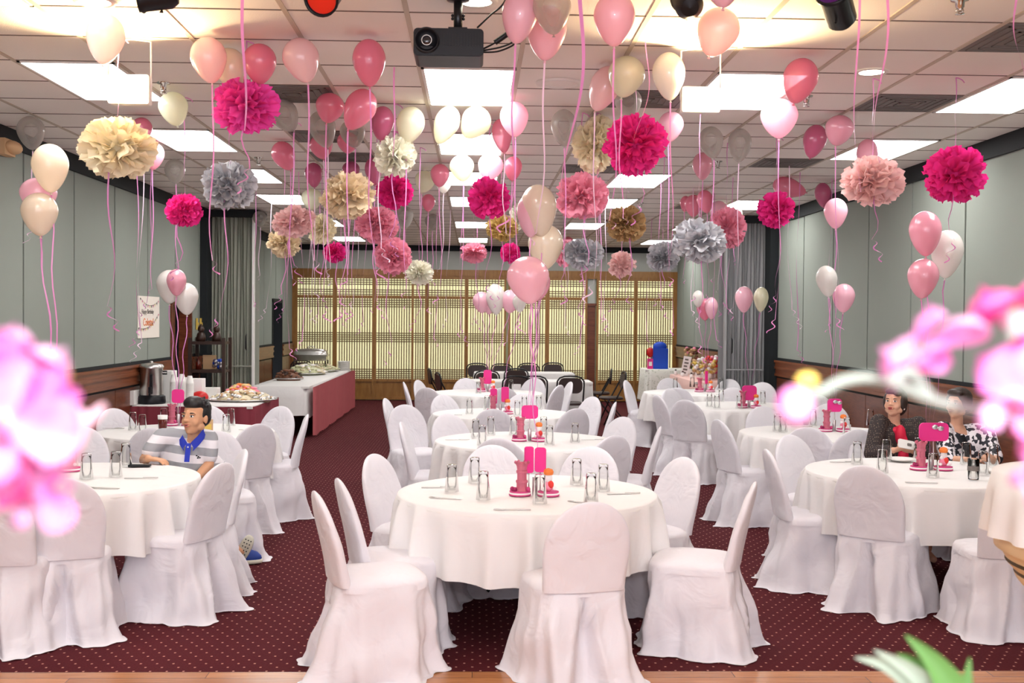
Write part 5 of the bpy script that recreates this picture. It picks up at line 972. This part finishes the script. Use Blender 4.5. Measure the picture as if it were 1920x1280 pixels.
# --- the boy
org = Vector((-1.90, 8.15, 0)); V = Vector
hc = atY(366, 782, 7.93); HR = headR(157, 2, 0); neck = atY(361, 805, 7.98)
sl, sr = atY(302, 822, 7.96), atY(394, 824, 8.04)
el, er = atY(271, 862, 7.88), atY(391, 872, 7.98); wl, wr = V((-2.20, 7.66, .80)), V((-1.93, 7.74, .62))
hip = V((-1.88, 8.18, .55)); chest = (sl+sr)/2+V((0, .03, -.14)); waist = V((-1.92, 8.13, .66))
q = M(); head_parts(q, hc, HR, 1.09)
limb(q, [hc+V((.01, .03, -.05)), neck+V((0, .0, -.01)), neck+V((0, .02, -.06))], [.050, .050, .062])
limb(q, [neck+V((0, .02, -.06)), chest, waist, hip], [.075, .12, .105, .12], 20)
limb(q, [sl+V((.03, 0, 0)), sl, el, wl], [.06, .050, .038, .026]); limb(q, [sr-V((.03, 0, 0)), sr, er, wr], [.06, .050, .038, .026])
hand(q, wl, (.9, -.25, -.05), (0, 0, 1), 1, .5); hand(q, wr, (-.3, -.3, -.3), (0, -.4, .8), -1, .8)
kl, kr = V((-2.06, 7.80, .56)), V((-1.84, 7.76, .56)); al, ar = V((-1.70, 7.98, .13)), V((-1.70, 8.06, .08))
limb(q, [hip+V((-.08, -.02, -.02)), kl, al], [.085, .058, .038]); limb(q, [hip+V((.08, -.02, -.02)), kr, ar], [.085, .058, .038])
limb(q, [al, al+V((.07, .02, -.03))], [.035, .03]); limb(q, [ar, ar+V((.07, .03, -.03))], [.035, .03])
boy = tag(fuse(q, 'person', MT['skin'], None, org, .0058, 3), 'boy in a grey and white striped polo shirt with a blue collar, seated, looking left', 'person')
face_bits(boy, org, hc, HR, 1.09, MT['lipb'], MT['hair'], .0035)
def hairpiece(c, Rm, s, blobs, par, org, mt, name='hair', vox=.005, sm=2, spikes=0):
    q = M()
    for o, r in blobs: q.ell(c+Rm @ (Vector(o)*s), tuple(v*s for v in r), Rm, 18, 12)
    rq = random.Random(4)
    for k in range(spikes):
        a = rq.uniform(-2.4, 2.4); b = rq.uniform(.25, 1.15); d = Vector((math.sin(a)*math.cos(b), math.cos(a)*math.cos(b)*.85, math.sin(b)))
        p = Vector((0, -.022, .045))+Vector((d.x*.074, d.y*.092, d.z*.080)); e = p+d*.014+Vector((rq.uniform(-.01, .01), .006, .006))
        q.tube([c+Rm @ (p*s), c+Rm @ (e*s)], [.009*s, .003*s], 6)
    return fuse(q, name, mt, par, org, vox, sm)
hairpiece(hc, HR, 1.09, [((0, -.034, .055), (.080, .086, .074)), ((0, .014, .090), (.070, .066, .048)), ((0, -.060, .000), (.070, .060, .068)), ((-.060, -.030, .030), (.022, .050, .050)), ((.060, -.030, .030), (.022, .050, .050)), ((.0, .050, .082), (.050, .028, .022))], boy, org, MT['hair'], spikes=70, sm=1)
q = M(); limb(q, [neck+V((0, .035, -.06)), chest+V((0, .0, .05)), chest+V((0, -.01, -.05)), waist, hip+V((0, 0, .02))], [.085, .135, .145, .135, .15], 24)
q.ell(chest+V((-.06, 0, .03)), (.15, .12, .15)); q.ell(chest+V((.06, .02, .03)), (.14, .12, .15))
limb(q, [neck+V((0, .03, -.055)), sl+V((.01, 0, .005)), sl.lerp(el, .35), sl.lerp(el, .62)], [.07, .070, .066, .064]); limb(q, [neck+V((0, .03, -.055)), sr+V((-.01, 0, .005)), sr.lerp(er, .35), sr.lerp(er, .65)], [.07, .068, .062, .060])
fuse(q, 'polo_shirt', MT['shirt'], boy, org, .008, 5)
q = M()
for s in (-1, 1):
    P = [neck+V((s*.062, .05, -.012)), neck+V((s*.070, .0, -.030)), neck+V((s*.050, -.065, -.068)), neck+V((s*.012, -.100, -.110))]
    q.rings([[p-org+V((0, 0, .028)) for p in P], [p-org+V((s*.022, -.010, -.006)) for p in P], [p-org+V((s*.018, -.018, -.030)) for p in P]], 0, False)
P = [neck+V((0, -.108, -.085))-org, neck+V((0, -.135, -.150))-org, neck+V((-.002, -.150, -.21))-org]; q.strip(P, .036, 0, 0); q.obj('collar', MT['collar'], boy)
q = M(); q.ell(neck+V((.0, -.128, -.11))-org, (.006, .004, .006), None, 8, 5); q.obj('button', MT['white'], boy)
q = M(); e = chest+V((.10, -.125, .035))-org
for dx, dz in ((0, 0), (.012, -.006), (.022, -.014), (.008, -.016)): q.ell(e+V((dx, 0, dz)), (.007, .003, .005), None, 8, 5)
q.obj('chest_emblem', MT['black'], boy)
q = M(); limb(q, [hip+V((-.08, -.02, -.02)), kl, kl.lerp(al, .8)], [.098, .072, .055]); limb(q, [hip+V((.08, -.02, -.02)), kr, kr.lerp(ar, .8)], [.098, .072, .055]); limb(q, [hip+V((-.08, .02, 0)), hip+V((.08, .02, 0))], [.12, .12]); fuse(q, 'trousers', MT['trousers'], boy, org, .010, 3)
for nm, c, dr, sole in (('left', V((-1.615, 7.98, .125)), (.25, -.2, .95), 1), ('right', V((-1.60, 8.04, .012)), (.95, -.3, .0), 0)):
    # one sole faces the viewer, the other shoe lies on its side
    if sole: Q = Matrix.Translation(c-org) @ Matrix.Rotation(math.radians(205), 4, 'Y') @ Matrix.Rotation(math.radians(-90), 4, 'X')
    else: Q = Matrix.Translation(c-org) @ Matrix.Rotation(math.radians(-75), 4, 'Z')
    def L4(a, y, h0, h1): return [Q @ Vector((sup(2*PI*j/28, a*.042, a*.095, .8)[0], sup(2*PI*j/28, a*.042, a*.095, .8)[1]+y, h1)) for j in range(28)]
    q = M(); q.rings([L4(.9, 0, 0, .02), L4(1, 0, 0, .03), L4(.96, -.002, 0, .05), L4(.8, -.012, 0, .075), L4(.55, -.035, 0, .095), L4(.3, -.05, 0, .10)], 0, True, (0, 1)); sh = q.obj('shoe', MT['shoe'], boy)
    q = M(); q.rings([L4(.95, 0, 0, -.004), L4(1.04, 0, 0, .004), L4(1.04, 0, 0, .024), L4(.9, 0, 0, .026)], 0, True, (1, 1))
    for k in range(6):
        for j in (-1, 0, 1): q.ell(Q @ Vector((j*.020, -.065+k*.026, -.005)), (.005, .005, .005), None, 6, 4, 1)
    q.obj('sole', [MT['sole'], MT['black']], sh)
    q = M(); [q.tube([Q @ Vector((-.022, .03-k*.018, .072+k*.006)), Q @ Vector((0, .03-k*.018, .082+k*.006)), Q @ Vector((.022, .03-k*.018, .072+k*.006))], .004, 6) for k in range(4)]; q.obj('laces', MT['lime'], sh)
# --- the two women
def woman(hx, hy, Y, yaw_, shy, sx, org, lab, top, topm, hairm, hair, elb, wri, hands, under, lipo, tilt=3, broad=1.0):
    c = atY(hx, hy, Y); Rm = headR(yaw_, tilt, 0); s = .94; nk = c+V((.012, .03, -.135)); S1, S2 = atY(sx[0], shy[0], Y+.03), atY(sx[1], shy[1], Y+.05)
    ch = (S1+S2)/2+V((0, .03, -.13)); hp = V((ch.x, Y+.14, .55)); q = M(); head_parts(q, c, Rm, s, True)
    limb(q, [c+V((.006, .025, -.05)), nk, nk+V((0, .02, -.06))], [.046, .044, .058]); limb(q, [nk+V((0, .02, -.06)), ch, hp], [.07, .11, .13], 20)
    for S_, e_, w_, h_ in zip((S1, S2), elb, wri, hands): limb(q, [S_, e_, w_], [.046, .036, .024]); hand(q, w_, h_[0], h_[1], h_[2], h_[3], .94)
    for sg in (-1, 1): limb(q, [hp+V((sg*.09, 0, -.02)), hp+V((sg*.12, -.42, -.0)), hp+V((sg*.12, -.36, -.46))], [.085, .06, .042]); limb(q, [hp+V((sg*.12, -.36, -.49)), hp+V((sg*.12, -.50, -.51))], [.034, .026])
    r = tag(fuse(q, 'person', MT['skinw'], None, org, .0058, 3), lab, 'person'); face_bits(r, org, c, Rm, s, MT['lip'], MT['hairb'], lipo)
    hairpiece(c, Rm, s, hair, r, org, hairm, sm=2)
    q = M(); limb(q, [nk+V((0, .045, -.085)), ch+V((0, .02, .03)), ch+V((0, 0, -.08)), hp+V((0, 0, .06)), hp], [.075*broad, .125*broad, .140*broad, .150, .165], 22); q.ell(ch+V((-.06, 0, .02)), (.135*broad, .12, .15)); q.ell(ch+V((.06, 0, .02)), (.135*broad, .12, .15))
    for k, (S_, e_, w_) in enumerate(zip((S1, S2), elb, wri)): limb(q, [nk+V((0, .04, -.085)), S_, S_.lerp(e_, .5), e_, e_.lerp(w_, .75 if top != 'blouse' else .12)], [.06, .068, .062, .058, .048])
    fuse(q, top, topm, r, org, .008, 4)
    return r, c, Rm, nk, ch, hp
og = V((3.20, 8.55, 0)); W1y = 8.42
phone = atY(1697, 836, 8.16)
r1, c1, R1_, nk, ch, hp = woman(1677, 755, W1y, 140, (792, 796), (1648, 1722), og, 'woman in a dark woven jacket and red top, seated, holding a white phone', 'jacket', MT['jacket'], MT['hairb'],
 [((0, -.035, .045), (.086, .092, .086)), ((0, -.070, -.02), (.080, .062, .088)), ((-.066, -.020, .010), (.030, .056, .070)), ((.066, -.020, .010), (.030, .056, .070)), ((0, .028, .088), (.064, .050, .034)), ((.02, -.085, -.07), (.06, .05, .05)), ((-.045, .058, .072), (.034, .022, .022))],
 [atY(1634, 850, 8.32), atY(1732, 850, 8.36)], [phone+V((-.075, .03, -.035)), phone+V((.075, .03, -.04))], [((.8, -.15, .25), (0, -.5, -.8), -1, 1.0), ((-.8, -.15, .25), (0, -.5, -.8), 1, 1.0)], 'red', .0035, 6)
q = M(); [q.ell(p, r, None, 18, 10) for p, r in ((nk+V((0, -.035, -.075)), (.052, .040, .035)), (nk.lerp(ch, .55)+V((0, -.095, -.02)), (.042, .045, .08)), (ch+V((0, -.120, -.03)), (.040, .048, .10)), (ch+V((0, -.125, -.12)), (.042, .055, .09)))]; fuse(q, 'red_top', MT['redtop'], r1, og, .006, 4)
q = M(); q.ell(c1+R1_ @ Vector((-.074, -.006, -.042))-og, (.007, .007, .009), None, 8, 6); q.obj('earring', MT['white'], r1)
q = M(); rbox(q, -.062, .062, -.006, .006, -.032, .032, .010); rbox(q, .005, .040, -.008, -.006, -.012, .010, .006, 1); o = q.obj('white_phone', [MT['white'], MT['vent']]); o.location = phone+V((0, -.02, .015)); o.rotation_euler = (-.35, .2, .1); tag(o, 'white mobile phone held by the woman in the dark jacket', 'phone')
og2 = V((3.66, 8.40, 0)); W2y = 8.30
r2, c2, R2_, nk2, ch2, hp2 = woman(1795, 758, W2y, 125, (806, 808), (1768, 1848), og2, 'woman in a black and white printed blouse, seated with arms on the table', 'blouse', MT['blouse'], MT['hairb'],
 [((0, -.035, .050), (.094, .100, .090)), ((0, -.075, -.005), (.085, .062, .080)), ((-.070, -.025, .025), (.034, .06, .062)), ((.070, -.025, .025), (.034, .06, .062)), ((0, .030, .092), (.070, .052, .036))],
 [atY(1778, 862, 8.16), atY(1866, 858, 8.20)], [atY(1812, 862, 8.05)+V((0, 0, 0)), atY(1868, 868, 8.02)], [((.95, -.1, 0), (0, -.2, 1), 1, .6), ((-.35, -.2, .2), (0, -.9, .2), 1, 1.1)], None, .003, 2, 1.02)
q = M(); q.rings([[nk2+V((t*.035-.01, -.07-.015*(1-t*t), -.09))-og2 for t in (-1, 0, 1)], [ch2+V((t*.028-.02, -.140, .0))-og2 for t in (-1, 0, 1)], [ch2+V((t*.02-.02, -.158, -.12))-og2 for t in (-1, 0, 1)]], 0, False); q.obj('black_top', MT['black'], r2)
# ================================================================ FOREGROUND FLOWERS
def orchid_mats():
    def grad(name, edge, mid):
        m = thin(name, edge, .35, .5); nt = m.node_tree; b = nt.nodes['Principled BSDF']; at_ = nt.nodes.new('ShaderNodeTexCoord')
        n = nt.nodes.new('ShaderNodeTexNoise'); n.inputs['Scale'].default_value = 30; n.inputs['Detail'].default_value = 2
        cr = nt.nodes.new('ShaderNodeValToRGB'); cr.color_ramp.elements[0].position = .35; cr.color_ramp.elements[1].position = .65; cr.color_ramp.elements[0].color = (*edge, 1); cr.color_ramp.elements[1].color = (*mid, 1)
        nt.links.new(at_.outputs['Object'], n.inputs['Vector']); nt.links.new(n.outputs[0], cr.inputs[0]); nt.links.new(cr.outputs[0], b.inputs['Base Color']); return m
    return grad('orchid_petal', (.90, .22, .66), (.95, .62, .88)), grad('orchid_magenta', (.85, .04, .36), (.92, .30, .55)), thin('pale_petal', (.92, .66, .72), .3, .5)
PET, MAG, PAL = orchid_mats(); YEL = mat('orchid_yellow', (.85, .62, .12), .5)
def petal(q, T_, L, W, cup=.25, mi=0, tip=1.0, base=.12):
    rs = []; NA, NB = 9, 9
    for a in range(NA):
        t = a/(NA-1); w = W*.5*(base+(1-base)*math.sin(min(1, t*1.08)**.75*PI*.5*1.0)) if t < .55 else W*.5*math.sqrt(max(.002, 1-((t-.55)/.45)**(1.6*tip+.4)))
        ring = []
        for b in range(NB):
            s = 2*b/(NB-1)-1; ring.append(T_ @ Vector((s*w, L*t, cup*L*(t*t*.5-.10)+W*.18*s*s*(.5+t)+.003*math.sin(9*s+5*t)*t)))
        rs.append(ring)
    return q.rings(rs, mi, False)
def flower(px, py, Y, size, rot, lab, pm=None, par=None, scale=1.0):
    """rot: euler; +Z local faces the viewer side of the bloom"""
    P = atY(px, py, Y); pm = pm or PET
    r = empty('orchid_flower', P, 0, None, None); Rm = Matrix.Rotation(math.radians(rot[2]), 4, 'Y') ; 
    E = Matrix.Rotation(math.radians(90+rot[0]), 4, 'X') @ Matrix.Rotation(math.radians(rot[1]), 4, 'Y'); E = Rm @ E
    r.parent = par; r.location = P-par.location
    s = size
    for ang, L, W, nm in ((62, .50, .52, 'petal'), (-62, .50, .52, 'petal'), (0, .50, .30, 'sepal'), (145, .46, .26, 'sepal'), (-145, .46, .26, 'sepal')):
        q = M(); T_ = E @ Matrix.Rotation(math.radians(ang), 4, 'Z') @ Matrix.Translation((0, .01*s, .004 if nm == 'petal' else 0)); petal(q, T_, L*s, W*s, .25, 0); q.obj(nm, pm, r)
    q = M()
    for ang in (150, -150, 180): petal(q, E @ Matrix.Translation((0, 0, .02*s)) @ Matrix.Rotation(math.radians(ang), 4, 'Z') @ Matrix.Rotation(math.radians(40), 4, 'X'), .24*s, .13*s, .3, 0)
    q.ell(E @ Vector((0, .01*s, .05*s)), (.035*s, .035*s, .05*s), None, 10, 7, 1); q.obj('lip', [MAG, YEL], r)
    return r
def stemtube(par, pts, rad, nm='stem', mt='stem'):
    v = []; P = [atY(*p) if p[2] < 90 else Vector(p[:3]) for p in pts]
    for i in range(len(P)-1):
        p0, p1, p2, p3 = P[max(i-1, 0)], P[i], P[i+1], P[min(i+2, len(P)-1)]
        for k in range(6): t = k/6; v.append(.5*((2*p1)+(p2-p0)*t+(2*p0-5*p1+4*p2-p3)*t*t+(3*p1-p0-3*p2+p3)*t**3)-par.location)
    v.append(P[-1]-par.location); q = M(); q.tube(v, rad, 10); return q.obj(nm, MT[mt], par)
def potlathe(par, z0, s=1.0):
    q = M(); q.lathe([(.001, 0), (.055*s, 0), (.075*s, .11*s), (.082*s, .115*s), (.080*s, .125*s), (.066*s, .12*s), (.06*s, .10*s), (.001, .10*s)], 32); o = q.obj('pot', MT['terra'], par); o.location = (0, 0, z0); return o
CT = 1.16
# counter that carries the flower pots, just below the picture
r = empty('flower_counter', (.16, .95, 0), 0, 'wooden counter carrying the blurred flower pots in front of the camera', 'counter'); q = M(); rbox(q, -.75, .75, -.58, .36, CT-.04, CT, .01); q.obj('worktop', MT['oak'], r); q = M(); q.box(-.70, .70, -.5, .30, .004, CT-.04); q.obj('cabinet', MT['mahog'], r)
Dl = .58
rl = empty('potted_orchid', (-.36, Dl, CT), 0, 'blurred pink orchid filling the left edge of the picture', 'orchid'); potlathe(rl, 0)
S1 = stemtube(rl, [(-420, 1700, Dl), (-330, 1200, Dl), (-180, 860, Dl), (-60, 700, Dl), (20, 680, Dl), (70, 700, Dl)], .0035)
stemtube(rl, [(-420, 1700, Dl), (-250, 1250, Dl+.02), (-120, 980, Dl+.02), (0, 850, Dl+.02), (90, 810, Dl+.02), (150, 800, Dl+.02)], .0035)
for k in range(5):
    q = M(); petal(q, Matrix.Rotation(k*1.25, 4, 'Z') @ Matrix.Rotation(.5, 4, 'X') @ Matrix.Translation((0, 0, .1)), .18, .06, -.3); q.obj('leaf', MT['green'], rl)
flower(55, 668, Dl, .050, (48, 0, 0), '', PET, rl); flower(0, 690, Dl-.02, .050, (20, 0, 30), '', PET, rl); flower(10, 785, Dl-.03, .066, (-20, 20, 40), '', PET, rl); flower(78, 815, Dl, .042, (10, 20, -20), '', PET, rl); flower(60, 750, Dl, .045, (-30, 10, 80), '', PET, rl)
flower(0, 885, Dl, .052, (0, -20, 60), '', MAG, rl); flower(60, 930, Dl, .040, (-58, 15, 70), '', PET, rl); flower(72, 715, Dl+.03, .034, (0, 0, 0), '', MAG, rl); flower(40, 880, Dl+.02, .036, (-50, 0, 20), '', MAG, rl)
for i, (x, y, rx, rz, a, mt_) in enumerate(((147, 782, .0028, .010, -.35, PAL), (166, 790, .003, .0125, .75, PAL), (152, 806, .0035, .011, .1, PAL), (110, 706, .006, .010, .1, YEL), (80, 890, .005, .016, -1.0, PAL), (130, 850, .006, .012, .5, PAL))):
    q = M(); q.ell((0, 0, 0), (rx, rx, rz), Matrix.Rotation(a, 3, 'Y'), 12, 8); o = q.obj('bud', mt_, rl); o.location = atY(x, y, Dl+.01)-rl.location
Dr = .62
rg = empty('potted_orchid', (.42, Dr, CT), 0, 'blurred pink orchid with arching stem at the right edge', 'orchid'); potlathe(rg, 0)
stemtube(rg, [(2330, 1750, Dr), (2200, 1150, Dr), (2020, 860, Dr), (1900, 785, Dr), (1790, 758, Dr), (1750, 748, Dr), (1712, 700, Dr), (1695, 700, Dr), (1665, 712, Dr), (1620, 708, Dr), (1575, 716, Dr), (1540, 735, Dr), (1518, 736, Dr)], .0028)
stemtube(rg, [(1660, 708, Dr), (1700, 728, Dr), (1740, 746, Dr), (1800, 764, Dr), (1850, 772, Dr)], .0028)
stemtube(rg, [(1900, 785, Dr), (1905, 700, Dr), (1895, 620, Dr), (1900, 560, Dr)], .003); stemtube(rg, [(1700, 702, Dr), (1712, 690, Dr), (1722, 670, Dr)], .0024)
flower(1720, 640, Dr, .066, (50, 10, -12), '', PET, rg); flower(1905, 565, Dr, .062, (62, 0, 10), '', MAG, rg); flower(1900, 740, Dr-.03, .058, (-5, 0, 15), '', PET, rg); flower(1928, 890, Dr-.02, .040, (-30, 10, 40), '', PET, rg); flower(1925, 680, Dr, .045, (0, 20, 0), '', MAG, rg); flower(1922, 810, Dr, .036, (-30, 10, 60), '', MAG, rg)
for i, (x, y, rx, rz, mt_) in enumerate(((1491, 760, .0105, .0110, PET), (1513, 713, .0062, .0045, YEL), (1915, 610, .006, .012, PAL))):
    q = M(); q.ell((0, 0, 0), (rx, rx, rz), None, 16, 10); o = q.obj('bud', mt_, rg); o.location = atY(x, y, Dr)-rg.location
for k in range(5):
    q = M(); petal(q, Matrix.Rotation(k*1.25+.4, 4, 'Z') @ Matrix.Rotation(.5, 4, 'X') @ Matrix.Translation((0, 0, .1)), .18, .06, -.3); q.obj('leaf', MT['green'], rg)
Ds = 1.12; B = atY(1790, 1330, Ds); rp = empty('spiky_plant', (B.x, B.y, CT), 0, 'spiky green and white striped plant at the bottom right corner', 'plant'); potlathe(rp, 0, .9)
for i, (pts, w, mt_) in enumerate((([(1790, 1340), (1780, 1290), (1745, 1235), (1697, 1190)], .030, 'green'), ([(1780, 1340), (1745, 1290), (1690, 1245), (1638, 1218)], .020, 'greenl'), ([(1775, 1345), (1720, 1285), (1660, 1245), (1603, 1232)], .022, 'greenl'), ([(1785, 1340), (1760, 1290), (1715, 1240), (1680, 1225)], .016, 'green'), ([(1795, 1340), (1805, 1295), (1812, 1265), (1818, 1232)], .016, 'green'), ([(1790, 1345), (1770, 1290), (1750, 1265), (1722, 1240)], .016, 'greenl'), ([(1800, 1345), (1850, 1310), (1880, 1295), (1900, 1292)], .018, 'green'))):
    P = [atY(x, y, Ds+.012*(i-3)) for x, y in pts]; q = M(); rs = []; n = 14; root = Vector((B.x, B.y, CT+.10))
    P = [root]+P; v = []
    for a in range(len(P)-1):
        p0, p1, p2, p3 = P[max(a-1, 0)], P[a], P[a+1], P[min(a+2, len(P)-1)]
        for k in range(5): t = k/5; v.append(.5*((2*p1)+(p2-p0)*t+(2*p0-5*p1+4*p2-p3)*t*t+(3*p1-p0-3*p2+p3)*t**3))
    v.append(P[-1])
    for a, p in enumerate(v):
        t = a/(len(v)-1); ww = w*.5*min(1, (1-t)*2.2)*(.6+.4*min(1, t*3))+.0006; tg = (v[min(a+1, len(v)-1)]-v[max(a-1, 0)]).normalized(); sd = tg.cross(Vector((0, 1, 0))).normalized()
        rs.append([p-rp.location+sd*ww*s+Vector((0, -abs(s)*ww*.5, 0)) for s in (-1, -.5, 0, .5, 1)])
    q.rings(rs, 0, False); q.obj('leaf', MT[mt_], rp)
